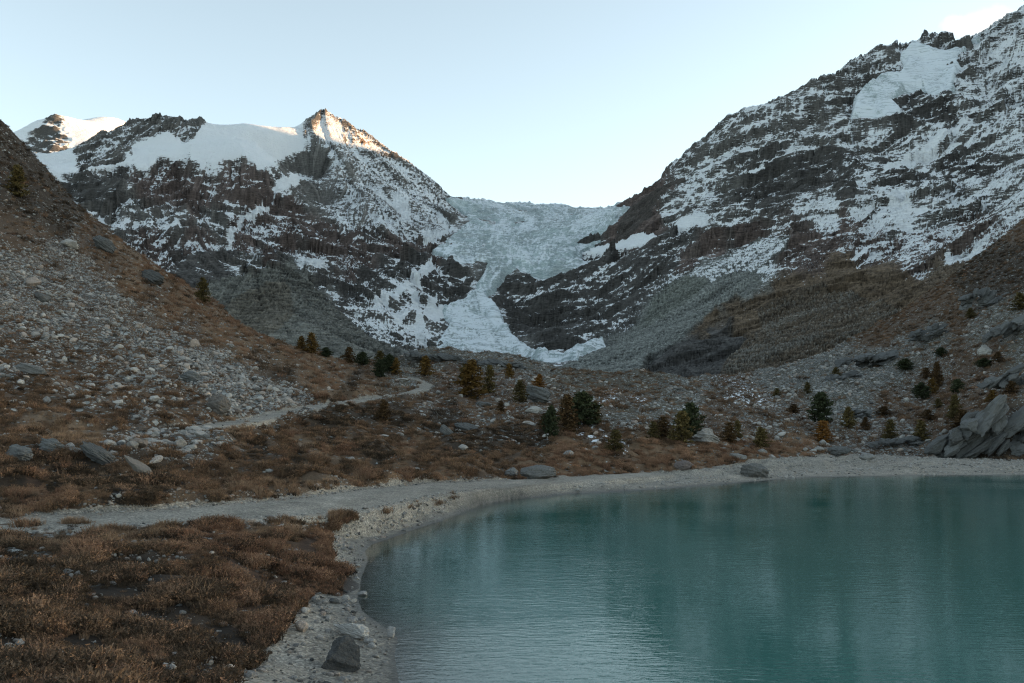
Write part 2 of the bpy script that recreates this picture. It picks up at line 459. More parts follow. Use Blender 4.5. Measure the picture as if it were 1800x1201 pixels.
sv(GREY, 1.0, .55, 0, (700, 520), (680, 545), (720, 560), (660, 560), (740, 600), (700, 600), (650, 590), (750, 530))
sv(GREY, .35, .42, .5, (500, 330), (540, 350), (580, 360), (600, 380), (550, 300), (520, 300))
sv(GREY, .35, .62, 1.0, (600, 300), (640, 340), (680, 370), (700, 400), (620, 350), (660, 320), (700, 340), (740, 380), (720, 360))
sv(GREY, .4, .56, .8, (620, 250), (680, 290), (730, 320), (770, 360), (790, 390), (760, 400), (570, 220), (600, 235))
sv(GREY, .15, .97, 0, (300, 250), (360, 245), (420, 240), (470, 260), (250, 265), (480, 240), (120, 297), (500, 250))
sv(GREY, .6, .45, .3, (270, 215), (240, 230), (200, 260), (160, 280), (300, 218), (330, 225))
sv(GREY, .15, .4, 0, (850, 380), (950, 380), (1050, 390), (850, 430), (950, 430), (830, 460), (900, 470), (960, 450), (850, 500), (800, 400))
sv(DARK, 1.0, .32, 0, (800, 490), (780, 510), (900, 510), (950, 540), (1000, 530), (1040, 520), (970, 590), (920, 570), (1060, 480), (1000, 570), (1080, 540))
sv(GREY, .2, .4, 0, (850, 560), (830, 600), (880, 600), (800, 610), (910, 620), (980, 630))
sv(BRN, .7, .08, 0, (1120, 360), (1140, 380), (1160, 340), (1100, 400), (1090, 420))
sv(DARK, 1.0, .30, 0, (1060, 440), (1120, 470), (1180, 460), (1100, 500), (1200, 420))
sv(GREY, .9, .60, 0, (1200, 330), (1240, 360), (1280, 300), (1320, 250), (1240, 290), (1260, 390), (1300, 380), (1180, 360))
sv(DARK, 1.1, .26, 0, (1340, 300), (1390, 310), (1430, 310), (1470, 300), (1350, 330), (1300, 350), (1480, 330))
sv(GREY, .9, .62, 0, (1360, 230), (1420, 200), (1450, 220), (1400, 260), (1500, 260), (1550, 270), (1600, 270), (1700, 220), (1750, 230), (1650, 250))
sv(DARK, 1.0, .48, 0, (1500, 285), (1600, 310), (1680, 290), (1740, 300), (1560, 300), (1640, 200), (1600, 200), (1520, 160))
sv(GREY, .7, .70, .2, (1780, 60), (1760, 110), (1790, 140), (1740, 90), (1800, 100))
sv(GREY, 1.0, .60, 0, (1480, 130), (1520, 120), (1440, 160), (1680, 70), (1650, 75), (1540, 115))
sv(GREY, .7, .66, .3, (1450, 370), (1520, 350), (1600, 360), (1650, 380), (1700, 350), (1580, 390), (1760, 330), (1800, 300), (1560, 340), (1660, 340))
sv(BRN, .6, .60, .6, (1600, 420), (1650, 430), (1550, 430), (1700, 400), (1500, 410), (1620, 460))
sv(BRN, .9, .25, .2, (1480, 390), (1430, 420), (1370, 440), (1250, 440), (1200, 470), (1420, 450), (1320, 420))
sv(VEG, .6, .10, .4, (1480, 480), (1550, 490), (1420, 500), (1380, 520), (1500, 520), (1600, 500))
sv(VEG, .35, .05, .7, (1400, 570), (1350, 610), (1450, 560), (1300, 640), (1420, 620), (1500, 570), (1650, 470), (1550, 560))
sv(SCREE, .2, .10, .8, (1150, 590), (1200, 550), (1250, 520), (1100, 620), (1300, 500), (1180, 600), (1060, 640), (1250, 490), (1310, 510))
sv(SCREE, .25, .45, .8, (1300, 460), (1350, 440), (1250, 475), (1200, 500), (1330, 470))
sv(VEG, .5, .10, .4, (1280, 520), (1330, 540), (1300, 550), (1240, 560))
sv(DARK, 1.0, .03, 0, (1200, 620), (1240, 610), (1180, 645), (1260, 590), (1220, 650))
sv(GREY, .8, .58, .3, (450, 470), (420, 480), (560, 520), (600, 560), (640, 580))
sv(DARK, .8, .25, .3, (400, 450), (480, 455), (350, 460))
sv(SCREE, .5, .12, 0, (760, 640), (850, 645), (950, 650), (1000, 660), (700, 640))
sv(DARK, 1.0, .10, 0, (380, 480), (360, 500), (340, 470))
sv(GREY, .9, .66, .2, (440, 462), (480, 450), (520, 452), (550, 480), (580, 515), (620, 550), (660, 585), (640, 600))
sf = survey(mpx, mpy, S, 6.5, 20)
m_rough, m_cov, m_ribs, m_col = sf[..., 0].copy(), sf[..., 1].copy(), sf[..., 2].copy(), sf[..., 3:6].copy()
rock_ = (m_cov > .13) & (m_cov < .8) & (mpy < 520)
m_cov = np.where(rock_, .50 + (m_cov - .50) * .62, m_cov)
jag = 5 * fbm(mpx / 22, mpy / 16, 4, .6, 6.2)
def cover(poly, rough, cov, ribs, col, soft=3.0):
    P = np.array(poly); r = np.nonzero(((mpx > P[:, 0].min() - 15) & (mpx < P[:, 0].max() + 15) & (mpy > P[:, 1].min() - 15) & (mpy < P[:, 1].max() + 15)).any(1))[0]
    c = np.nonzero((mC > P[:, 0].min() - 15) & (mC < P[:, 0].max() + 15))[0]
    sl = (slice(r[0], r[-1] + 1), slice(c[0], c[-1] + 1))
    k = sstep(-soft, soft, poly_sd(mpx[sl], mpy[sl], poly) + jag[sl])
    for A, v in ((m_rough, rough), (m_cov, cov), (m_ribs, ribs)):
        if v is not None: A[sl] += k * (v - A[sl])
    if col is not None: m_col[sl] += k[..., None] * (np.array(col) - m_col[sl])
# moraine ridge, debris fans, snowfields and cliffs with clear outlines, plus sun patches painted on the peak
cover([(370, 500), (440, 490), (512, 466), (550, 500), (600, 550), (650, 590), (700, 622), (720, 660), (600, 660), (480, 640), (400, 590), (350, 540)], .22, -.05, 1.0, (.130, .130, .115))
cover([(395, 540), (470, 500), (505, 500), (520, 560), (480, 600), (420, 590)], .3, -.05, .8, (.118, .108, .088))
cover([(1345, 420), (1390, 416), (1375, 440), (1330, 470), (1335, 500), (1310, 505), (1235, 560), (1180, 600), (1120, 640), (1060, 668), (960, 668), (990, 640), (1060, 612), (1110, 580), (1130, 545), (1150, 520), (1180, 500), (1250, 462), (1300, 440)], .18, .02, 1.0, (.215, .226, .208))
cover([(1345, 420), (1390, 416), (1375, 440), (1330, 472), (1270, 482), (1250, 498), (1238, 487), (1180, 502), (1250, 462), (1300, 440)], .2, .50, .9, (.19, .2, .19))
cover([(1150, 525), (1185, 495), (1235, 488), (1250, 500), (1200, 535), (1140, 570), (1118, 575)], .25, .04, 1.0, (.165, .176, .154))
cover([(1185, 600), (1230, 590), (1290, 580), (1320, 590), (1290, 625), (1240, 665), (1160, 670), (1130, 650)], 1.0, .06, .3, (.085, .082, .078))
cover([(1330, 545), (1420, 500), (1560, 530), (1600, 545), (1480, 620), (1400, 645), (1240, 672), (1300, 610), (1340, 580)], .45, .0, 1.0, (.118, .092, .066))
cover([(1020, 440), (1060, 425), (1100, 415), (1150, 412), (1160, 418), (1110, 440), (1070, 447)], .2, .95, .4, None)
cover([(1180, 395), (1220, 380), (1250, 382), (1240, 395), (1190, 412)], .3, .85, .4, None)
cover([(1085, 405), (1105, 365), (1160, 322), (1205, 306), (1200, 325), (1160, 350), (1140, 395), (1100, 420), (1070, 425)], .5, .03, .2, (.080, .070, .062))
cover([(556, 228), (575, 200), (600, 220), (608, 258), (590, 262), (556, 248)], .15, .72, .8, (.22, .15, .10))  # sunlit patch on the summit, painted as warm bright rock with more snow
cover([(630, 235), (645, 236), (665, 262), (640, 265), (622, 258)], .3, .60, .8, (.20, .14, .10))  # second sunlit patch along the ridge, painted into the rock colour
cover([(140, 300), (200, 285), (280, 266), (370, 252), (400, 246), (430, 232), (520, 228), (528, 250), (500, 275), (480, 280), (440, 262), (400, 252), (360, 260), (280, 272), (200, 290)], .16, .98, .3, None)
cover([(85, 293), (140, 292), (138, 302), (95, 303)], .1, 1.2, 0, None)
cover([(620, 565), (660, 560), (700, 590), (690, 612), (650, 590)], .25, .55, .8, (.11, .115, .11))
for poly in ([(430, 385), (470, 360), (480, 365), (430, 400), (405, 425), (398, 418)], [(490, 320), (520, 308), (548, 318), (500, 335), (478, 345)], [(400, 390), (425, 375), (430, 380), (405, 398)], [(520, 470), (545, 462), (575, 480), (560, 490)], [(280, 385), (310, 380), (340, 395), (330, 405), (300, 395)],
             [(700, 360), (715, 345), (722, 390), (710, 400)], [(690, 345), (705, 345), (725, 395), (712, 398)], [(740, 405), (790, 400), (780, 420), (745, 425)], [(1290, 300), (1340, 282), (1345, 290), (1300, 308)], [(1560, 340), (1600, 325), (1600, 400), (1570, 390)], [(1540, 300), (1700, 215), (1710, 222), (1560, 310)], [(1660, 445), (1740, 415), (1720, 445), (1660, 470)]):
    cover(poly, None, .86, None, None, 5.0)
for poly in ([(655, 538), (700, 508), (758, 470), (768, 474), (735, 500), (700, 520), (665, 545)], [(716, 500), (724, 498), (742, 560), (748, 605), (738, 606), (732, 565)], [(742, 555), (795, 536), (785, 560), (752, 578)], [(690, 560), (740, 548), (742, 556), (700, 570)], [(752, 520), (770, 520), (765, 545), (755, 560)]):
    cover(poly, None, .98, None, None, 3.0)
far = np.clip(mD / 2000, .3, 1.6)

def streak(x, y, zb, noise, n, step):
    """smear a noise down the fall line of zb: runnels and gullies"""
    R, C = x.shape
    lr = math.log(mR[1] / mR[0]); dpx = mC[1] - mC[0]
    dzr = np.gradient(zb, axis=0) / (mD * lr); dzc = np.gradient(zb, axis=1) / (mD * dpx / F)
    gx = dzc; gy = dzr - dzc * (mpx - 900) / F
    g = np.sqrt(gx * gx + gy * gy) + 1e-6; gx = (gx / g).astype(np.float32); gy = (gy / g).astype(np.float32)
    dr_ = gy * step / (mD * lr); dc_ = (gx - gy * (mpx - 900) / F) * step / (mD * dpx / F)
    dr_ = dr_.astype(np.float32); dc_ = dc_.astype(np.float32); fl_r = dr_.ravel(); fl_c = dc_.ravel(); nf = noise.astype(np.float32).ravel()
    acc = nf.copy()
    for sg in (1, -1):
        r = np.repeat(np.arange(R, dtype=np.float32), C); c = np.tile(np.arange(C, dtype=np.float32), R)
        k = np.arange(R * C)
        for i in range(n):
            r += sg * fl_r[k]; c += sg * fl_c[k]
            np.clip(r, 0, R - 1, out=r); np.clip(c, 0, C - 1, out=c)
            k = (r + .5).astype(np.int32) * C + (c + .5).astype(np.int32)
            acc += nf[k]
    acc = acc.reshape(R, C); acc -= acc.mean(); return acc / acc.std()

# relief: broad buttresses, runnels down the face, tilted beds that break into ledges
z = mz0.copy()
bt = ridged(mx / 330, my / 330, 5, .5, 3.1) - .42
z += m_rough * far * 52 * bt
zb = blur(z, 4, 2)
nr = np.random.default_rng(5)
wn1 = nr.normal(size=mx.shape); wn2 = blur(nr.normal(size=mx.shape), 6, 1)
sk1 = streak(mx, my, zb, wn1, 14, 7.0); sk2 = streak(mx, my, zb, wn2, 16, 14.0)
z += np.clip(.35 + m_ribs, 0, 1.2) * far * (2.0 * sk1 + 7.5 * sk2) * np.clip(m_rough + .3 * m_ribs, .1, 1)
z += m_rough * far * 11 * fbm(mx / 60, my / 60, 5, .55, 5.5)
tilt = np.interp(mpx, [0, 200, 330, 700, 800, 1000, 1150, 1500, 1800], [.05, .10, .36, .34, .1, -.12, -.34, -.26, -.36])
wob = 62 * fbm(mx / 260, my / 260, 4, .55, 1.7)
bed = z + tilt * mx + wob
hard = sstep(.3, .75, m_rough) * (.15 + .85 * sstep(-.25, .3, fbm(mx / 170, my / 170, 3, .5, 11.3)))
z += hard * .50 * terrace(bed, 68, .62)
bed1 = z + tilt * mx * .8 + .8 * wob + 11 * fbm(mx / 80, my / 80, 3, .5, 9.7)
z += hard * .55 * terrace(bed1, 29, .62)
bed2 = z + tilt * mx * 1.1 + .6 * wob
z += hard * .62 * terrace(bed2, 13, .6)
z += (.3 + m_rough) * 2.0 * far * fbm(mx / 14, my / 14, 3, .6, 2.2)
fan = np.clip(m_ribs - .5, 0, .5)[..., None] * 2 * sstep(.5, 1.3, sk2 + .5 * sk1)[..., None] * (mpx > 1000)[..., None]
m_col += fan * .6 * (np.array((.19, .195, .18)) - m_col)
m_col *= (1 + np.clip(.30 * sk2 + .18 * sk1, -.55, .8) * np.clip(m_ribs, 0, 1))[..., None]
nz = grid_nz(mx, my, z)
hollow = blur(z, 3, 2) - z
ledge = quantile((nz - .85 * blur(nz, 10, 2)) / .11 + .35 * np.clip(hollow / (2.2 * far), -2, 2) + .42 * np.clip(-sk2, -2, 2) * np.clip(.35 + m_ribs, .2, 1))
mz = z
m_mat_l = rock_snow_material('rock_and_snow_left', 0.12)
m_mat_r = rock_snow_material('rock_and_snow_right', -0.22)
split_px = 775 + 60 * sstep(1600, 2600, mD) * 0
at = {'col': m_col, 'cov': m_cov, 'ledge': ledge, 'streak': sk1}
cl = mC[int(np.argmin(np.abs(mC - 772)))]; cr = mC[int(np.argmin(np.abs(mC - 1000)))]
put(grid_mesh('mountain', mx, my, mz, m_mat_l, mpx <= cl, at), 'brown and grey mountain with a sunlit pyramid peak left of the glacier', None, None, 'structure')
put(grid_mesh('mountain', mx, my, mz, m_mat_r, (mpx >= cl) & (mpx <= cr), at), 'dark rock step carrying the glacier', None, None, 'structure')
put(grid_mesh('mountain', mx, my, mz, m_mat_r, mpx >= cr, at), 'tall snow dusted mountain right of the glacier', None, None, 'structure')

# ------------------------------------------------------------------ unseen crest beyond the right edge, added to shade the valley from the sun
wr = []
cs, sn_ = math.sin(sa), math.cos(sa)                      # horizontal direction towards the sun
def ut(u, t): return (t * cs - u * sn_, t * sn_ + u * cs)
for u, h in ((-6000, 1300), (-3000, 1250), (-1000, 1550), (0, 1700), (1000, 1800), (2000, 1900), (2800, 1930), (3180, 1910), (3225, 1860), (3290, 1770), (3340, 1725), (3400, 1705), (3560, 1700), (3800, 1720), (4500, 1700), (6500, 1500)):  # heights dip in one stretch so sunlight reaches the pyramid peak
    for dt, k in ((0, 1), (-900, .66), (-2200, .25), (-3500, .08), (900, .6), (2500, .2)):
        x_, y_ = ut(u, 6000 + dt); wr.append((x_, y_, h * k))
WR = Rbf(wr)
wu, wt = np.meshgrid(np.linspace(-6000, 6500, 300), np.linspace(3600, 8300, 110), indexing='ij')
wx, wy = ut(wu, wt)
wz = WR(wx, wy) + 110 * (ridged(wx / 700, wy / 700, 5, .5, 6.1) - .4) * (1 - .7 * sstep(500, 250, np.abs(wu - 3400)))
wnz = grid_nz(wx, wy, wz)
put(grid_mesh('mountain', wx, wy, wz, m_mat_r, None, {'col': np.zeros(wx.shape + (3,)) + np.array(GREY), 'cov': np.clip((wz - 300) / 1500, .05, .75), 'ledge': quantile(wnz), 'streak': wx * 0}),
    'unseen mountain ridge beyond the right edge, added to shade the valley', None, None, 'structure')

# ------------------------------------------------------------------ far white summit behind the left massif
fp = [W(*q) for q in dens([(-200, 300, 6600), (0, 240, 6600), (30, 230, 6600), (60, 212, 6600), (91, 200, 6600), (110, 208, 6700), (140, 211, 6900), (165, 216, 7000), (205, 232, 7000), (260, 260, 7000), (330, 300, 7000)], 10)]
fp += [W(*q) for q in dens([(91, 200, 6600), (96, 225, 6450), (75, 245, 6300), (45, 262, 6100)], 10)]
fp += [W(*q) for q in dens([(150, 213, 7600), (178, 208, 7700), (205, 209, 7700), (222, 215, 7700), (240, 230, 7700)], 10)]
fp += [W(*q) for q in ((140, 240, 6350), (180, 240, 6500), (120, 262, 6000), (110, 285, 5600), (60, 290, 5600), (160, 275, 5800), (230, 280, 6000), (0, 300, 5500), (-100, 320, 5500), (300, 330, 5700),
                       (90, 270, 7800), (0, 300, 7800), (200, 270, 8400), (300, 330, 8000), (-200, 340, 7800))]
FP = Rbf(fp)
fpx, fD = np.meshgrid(np.linspace(-160, 330, 300), np.linspace(5500, 8300, 240))
fx = (fpx - 900) / F * fD; fy = fD; fz0 = FP(fx, fy); fpy = HOR - (fz0 - EYE) * F / fD
ff = idw(fpx, fpy, [(60, 215, .2, .95), (30, 235, .2, .9), (75, 235, .9, .45), (60, 260, .9, .42), (90, 280, 1, .45), (110, 265, 1, .5), (95, 250, 1, .4), (140, 230, .05, 1.2), (180, 230, .05, 1.2), (150, 250, .1, 1.1),
                     (130, 270, .4, .8), (180, 215, .1, 1.1), (170, 270, .4, .85), (91, 203, .8, .5)], 3.4)
fz = fz0 + ff[..., 0] * (80 * (ridged(fx / 420, fy / 420, 5, .5, 2.1) - .42) + 18 * fbm(fx / 90, fy / 90, 4, .55, 7.7))
fz += np.clip(ff[..., 0], 0, 1) * .15 * terrace(fz + .35 * fx, 45, .6)
fnz = grid_nz(fx, fy, fz)
put(grid_mesh('mountain', fx, fy, fz, m_mat_l, None, {'col': np.zeros(fx.shape + (3,)) + np.array(GREY), 'cov': ff[..., 1], 'ledge': quantile(fnz - .8 * blur(fnz, 6, 2)), 'streak': fx * 0}),
    'distant white summit with sunlit snowfield at the far left', None, None, 'structure')

# ------------------------------------------------------------------ near ground: lake basin, shore, road, meadow, both flanks
def Z(px, py, z):            # a ground point of known height below the eye
    D = (EYE - z) * F / (py - HOR); return ((px - 900) / F * D, D, z)
shore_px = [(702, 1201), (693, 1150), (699, 1122), (660, 1092), (638, 1075), (628, 1050), (634, 1020), (646, 988), (640, 970), (652, 958), (690, 945), (760, 920), (800, 905), (840, 889), (900, 878), (1000, 868), (1150, 860),
            (1330, 846), (1420, 839), (1600, 836), (1800, 835)]
shore = [Z(px, py, 0)[:2] for px, py in shore_px]
lake_poly = [(-3.6, 30), (-3.0, 26), (-1, 21), (4, 17), (20, 15), (60, 12), (180, 10), (190, 100), (150, 128), (110, 142)] + shore[::-1][:]
road = [Z(-250, 950, 2.7), Z(-100, 932, 2.7), Z(0, 921, 2.7), Z(150, 916, 2.65), Z(300, 908, 2.6), Z(450, 896, 2.5), Z(560, 885, 2.4), Z(640, 873, 2.2), Z(700, 864, 2.05), Z(800, 852, 1.8), Z(900, 847, 1.5), Z(1000, 842, 1.25), Z(1150, 833, 1.1)]
track = [W(-150, 757, 88), W(0, 757, 96), W(200, 757, 108), W(360, 750, 120), W(450, 738, 140), W(520, 722, 160), W(590, 710, 185), W(660, 700, 215), W(715, 692, 240), W(742, 684, 256), W(748, 677, 268), W(738, 670, 280), W(715, 663, 292)]
near = []
def nw(*pts): near.extend(W(*q) for q in pts)
near += [(p[0], p[1], 0.0) for p in shore] + road + track
near += [(-12, -6, 7.2), (0, -6, 7.2), (8, -6, 7.2), (-6, 6, 5.6), (3, 7, 5.0), (-14, 8, 5.5), (40, -6, 5), (120, -6, 4), (-40, -10, 8), (-40, 10, 6)]
near += [(190 + 20, 100, 6), (160, 140, 5), (200, 20, 5)]
nw((0, 1200, 22), (-200, 1200, 22), (250, 1200, 25), (430, 1200, 27.5), (560, 1200, 30.6), (640, 1200, 31.4), (0, 1050, 32), (250, 1050, 36), (380, 1050, 38), (450, 1050, 40.5), (530, 1060, 44), (0, 980, 42), (200, 980, 43.5), (350, 985, 44),
   (470, 960, 52), (560, 940, 61), (590, 940, 68), (600, 1000, 55), (640, 940, 71), (700, 925, 77), (760, 890, 88), (800, 875, 95), (100, 1000, 39), (-200, 1000, 38))
# bank and meadow above the road
nw((0, 890, 60), (100, 890, 62), (0, 830, 72), (100, 830, 74), (200, 850, 72), (0, 780, 84), (120, 790, 84), (230, 800, 86), (280, 850, 73), (330, 870, 70), (300, 800, 92), (400, 840, 82), (400, 790, 100), (500, 860, 82), (500, 820, 98), (600, 845, 92),
   (450, 760, 128), (600, 800, 118), (600, 760, 145), (700, 835, 108), (700, 790, 135), (700, 740, 180), (800, 830, 118), (800, 790, 145), (800, 750, 185), (800, 700, 250), (900, 835, 122), (900, 800, 142), (900, 750, 190), (900, 700, 255),
   (1000, 825, 132), (1000, 775, 165), (1040, 755, 172), (1000, 735, 205), (1000, 700, 255), (940, 665, 330), (1150, 815, 148), (1100, 775, 165), (1150, 765, 180), (1200, 720, 225), (1100, 690, 290), (1250, 805, 160), (1400, 797, 190), (1300, 780, 180), (1400, 750, 220),
   (1280, 690, 280), (1400, 700, 280), (1500, 800, 205), (1600, 802, 205), (1700, 804, 200), (1800, 806, 195), (1550, 780, 215), (1550, 720, 260), (1470, 660, 340), (1550, 650, 340), (1650, 740, 235), (1650, 680, 300), (1700, 780, 205), (1720, 735, 212), (1800, 760, 195), (1800, 690, 205), (1790, 650, 260), (1900, 600, 230))
# crests seen against the slopes behind
def crest(pts, drop=16, back=60):
    for q in dens(pts, 20):
        near.append(W(*q)); near.append(W(q[0], q[1] + drop, q[2] + back)); near.append(W(q[0], q[1] + 2.2 * drop, 575))
crest([(1000, 668, 345), (1060, 655, 340), (1110, 653, 335), (1170, 662, 330), (1230, 676, 320), (1270, 690, 300)], 14, 50)
crest([(700, 632, 420), (740, 616, 425), (790, 612, 430), (830, 625, 430), (870, 620, 425), (910, 622, 425), (940, 640, 420), (985, 650, 410)], 16, 60)
crest([(-300, 20, 330), (-150, 110, 345), (0, 212, 350), (60, 285, 350), (100, 335, 348), (128, 374, 345), (170, 405, 343), (230, 438, 340), (300, 485, 338), (350, 512, 335), (400, 560, 332), (440, 592, 330), (500, 610, 328), (560, 628, 325), (640, 642, 335), (700, 650, 350)], 20, 70)
crest([(1240, 664, 440), (1300, 660, 440), (1400, 640, 450), (1480, 612, 470), (1560, 562, 485), (1600, 545, 490), (1660, 500, 500), (1720, 450, 510), (1800, 388, 520), (1900, 310, 520), (2100, 180, 500), (2300, 60, 480)], 16, 80)
# flank of the left slope
nw((0, 700, 118), (0, 620, 160), (0, 520, 205), (0, 420, 255), (0, 320, 300), (100, 700, 122), (120, 600, 180), (120, 500, 235), (100, 420, 275), (250, 700, 135), (250, 620, 180), (250, 540, 235), (220, 470, 290), (380, 690, 155), (400, 640, 205), (360, 580, 245), (500, 690, 185), (540, 660, 240), (620, 680, 235),
   (-200, 600, 140), (-200, 400, 210), (-200, 200, 280), (680, 672, 280))
# flank of the right slope
nw((1800, 600, 275), (1800, 520, 345), (1800, 450, 430), (1700, 620, 300), (1700, 540, 390), (1600, 620, 360), (1650, 560, 420), (1500, 640, 390), (2000, 500, 250), (2000, 350, 380), (2200, 300, 330))
NS = Rbf(near)
nC = np.linspace(-360, 2160, 800)
nR = np.concatenate([np.geomspace(5, 30, 30)[:-1], np.geomspace(30, 560, 540)])
npx, nD = np.meshgrid(nC, nR)
nx = (npx - 900) / F * nD; ny = nD.copy()
nz0 = NS(nx, ny)
lake_sd = poly_sd(nx, ny, lake_poly)                     # > 0 in the water
road_d, road_t = line_d(nx, ny, road)
track_d, track_t = line_d(nx, ny, track)
road_z = np.interp(road_t, np.arange(len(road)), [p[2] for p in road])
track_z = np.interp(track_t, np.arange(len(track)), [p[2] for p in track])
road_w = np.interp(road_t, [0, 3, 5, 8, 9, 10, 12], [3.4, 3.9, 3.9, 3.7, 3.4, 2.8, 2.2])
ROAD = 1 - sstep(0, 1.3, road_d - road_w)
TRACK = 1 - sstep(0, .9, track_d - 1.6)
wild = (1 - ROAD) * (1 - TRACK)
shore_out = np.maximum(-lake_sd, 0)
beach = np.clip(shore_out / 9, 0, 1)
dist = np.clip(nD / 120, .25, 2.2)
steep = sstep(12, 60, nz0)
n_z = nz0 * 1.0
hum = 1.15 * fbm(nx / 9, ny / 9, 4, .5, 4.4) * np.clip(nD / 70, .35, 1.6) + 1.1 * (1 + 1.2 * steep) * fbm(nx / 32, ny / 32, 4, .5, 9.9) * sstep(60, 160, nD)
n_z += wild * beach * hum
n_z = n_z + (ROAD * .75) * (road_z - n_z)
n_z = n_z + (TRACK * .9) * (track_z - n_z)
n_z = np.where(lake_sd > 0, -np.minimum(.10 * lake_sd + .004 * lake_sd ** 2, 7), n_z)
n_z = np.where((lake_sd <= 0), np.maximum(n_z, np.minimum(.045 * shore_out, .5)), n_z)
n_z += np.where(lake_sd <= 0, .03 * fbm(nx / .9, ny / .9, 3, .5, 1.1) * np.clip(shore_out, 0, 1), 0)
npy = HOR - (n_z - EYE) * F / nD


def hit(px, py):
    """where the line of sight through a photo pixel first meets the near ground"""
    c = int(round((px - nC[0]) / (nC[1] - nC[0])))
    col = npy[:, c]
    r = np.nonzero((col <= py) & (nR > 18))[0]
    k = int(r[0]) if len(r) else len(nR) - 1
    return float(nx[k, c]), float(ny[k, c]), float(n_z[k, c]), float(nR[k])

# survey of the ground cover: px, py, plants, stones, snow flecks, plant colour
HD, HB, HO, HT, HG, HR = (.052, .040, .030), (.100, .070, .049), (.150, .098, .060), (.190, .136, .093), (.100, .088, .068), (.130, .080, .053)
G = []
def gv(col, plants, stone, snow, *pts):
    for p in pts: G.append((p[0], p[1], plants, stone, snow) + col)
gv(HD, .6, .12, 0, (30, 260), (40, 300), (60, 350), (100, 400), (10, 230), (90, 360), (0, 330))
gv(HB, .6, .20, 0, (0, 400), (60, 420), (200, 460), (160, 430))
gv(HB, .3, .62, 0, (100, 440), (60, 480), (150, 480), (110, 520), (40, 560), (100, 580), (210, 600), (300, 610), (30, 520), (160, 540), (200, 530), (250, 570), (260, 640))
gv(HB, .2, .82, 0, (20, 500), (350, 640), (420, 665), (450, 692), (500, 702), (530, 712), (420, 705), (380, 660), (470, 715), (400, 690))
gv(HB, .5, .42, 0, (150, 650), (60, 640), (150, 710), (250, 715), (200, 660), (300, 700), (120, 610), (40, 600))
gv(HO, .9, .12, 0, (200, 445), (270, 475), (330, 530), (380, 575), (440, 605), (500, 640), (550, 645), (600, 660), (560, 685), (640, 690), (230, 500), (300, 540))
gv(HB, .8, .25, 0, (450, 640), (330, 580), (60, 705), (330, 725), (270, 520))
gv(HD, .9, .08, 0, (600, 735), (650, 728), (540, 745), (500, 655), (620, 672), (700, 745))
gv(HT, 1, .10, 0, (60, 750), (110, 757), (160, 762), (420, 762), (540, 785))
gv(HB, .8, .25, 0, (0, 742), (200, 742), (300, 745))
gv(HB, .3, .68, 0, (220, 768), (300, 775), (380, 775), (270, 765), (340, 785), (200, 780))
gv(HD, 1, .05, 0, (60, 805), (100, 850), (200, 870), (250, 880), (150, 835), (30, 845), (280, 860))
gv(HR, 1, .03, 0, (40, 880), (120, 885), (60, 850))
gv(HT, 1, .04, 0, (20, 903), (150, 897), (350, 882), (420, 870), (550, 862), (620, 848), (480, 868), (300, 882), (580, 855))
gv(HB, 1, .06, 0, (330, 835), (400, 810), (450, 835), (500, 815), (350, 860), (560, 820))
gv(HD, 1, .05, 0, (520, 800), (580, 775), (640, 790), (680, 800), (450, 785), (610, 830), (660, 818))
gv(HO, 1, .05, 0, (560, 790), (620, 808), (650, 835), (700, 832), (770, 835), (720, 785), (600, 790), (520, 770))
gv(HB, 1, .10, 0, (700, 765), (760, 800), (820, 815), (860, 828), (740, 815), (900, 800), (650, 755))
gv(HD, .8, .30, .05, (800, 775), (780, 750), (950, 775), (900, 770), (850, 785), (780, 720))
gv(HB, .7, .38, 0, (760, 705), (850, 725), (870, 692), (820, 685), (930, 735), (800, 655))
gv(HB, .3, .62, .03, (930, 700), (900, 665), (960, 720), (880, 700), (1010, 705))
gv(HG, .4, .65, .06, (830, 640), (770, 632), (880, 632), (920, 640), (700, 640), (960, 655))
gv(HO, 1, .05, .02, (1000, 780), (1050, 805), (1100, 815), (980, 795), (1130, 790), (1160, 810), (920, 820), (1030, 825))
gv(HB, .7, .30, .34, (1030, 765), (1055, 775), (1095, 795), (1120, 705), (1070, 695))
gv(HG, .7, .35, .03, (1060, 665), (1110, 668), (1150, 680), (1030, 680), (1010, 668))
gv(HG, .4, .62, .18, (1180, 685), (1150, 715), (1110, 725), (1090, 735), (1230, 690), (1200, 735))
gv(HB, .7, .40, .08, (1250, 715), (1300, 735), (1250, 745), (1350, 765), (1350, 735), (1180, 750), (1400, 730))
gv(HB, .5, .40, .32, (1320, 695), (1290, 690), (1350, 705))
gv(HO, .9, .22, .03, (1200, 795), (1260, 805), (1350, 785), (1300, 795), (1400, 785), (1420, 795))
gv(HG, .2, .78, .05, (1430, 690), (1350, 672), (1450, 655), (1550, 640), (1500, 700), (1420, 660), (1480, 720), (1560, 660))
gv(HB, .5, .55, .08, (1600, 690), (1650, 655), (1500, 770), (1600, 780), (1680, 785), (1560, 750), (1450, 770))
gv(HB, .9, .18, .02, (1600, 722), (1700, 705), (1640, 735), (1700, 625), (1560, 705), (1680, 690), (1740, 620))
gv(HD, .9, .15, .06, (1750, 785), (1790, 780), (1720, 800))
gv(HD, .8, .15, 0, (1800, 450), (1700, 500), (1760, 500), (1720, 480), (1760, 440))
gv(HB, .8, .12, 0, (1600, 560), (1650, 530), (1550, 595), (1680, 570), (1780, 410), (1660, 510))
gv(HG, .4, .50, 0, (1650, 590), (1750, 545), (1600, 610), (1800, 560), (1800, 640), (1720, 590), (1780, 600))
gv(HT, 1, .22, 0, (100, 940), (250, 938), (450, 925), (520, 930), (180, 933))
gv(HR, 1, .18, 0, (400, 950), (330, 958), (150, 960), (480, 955))
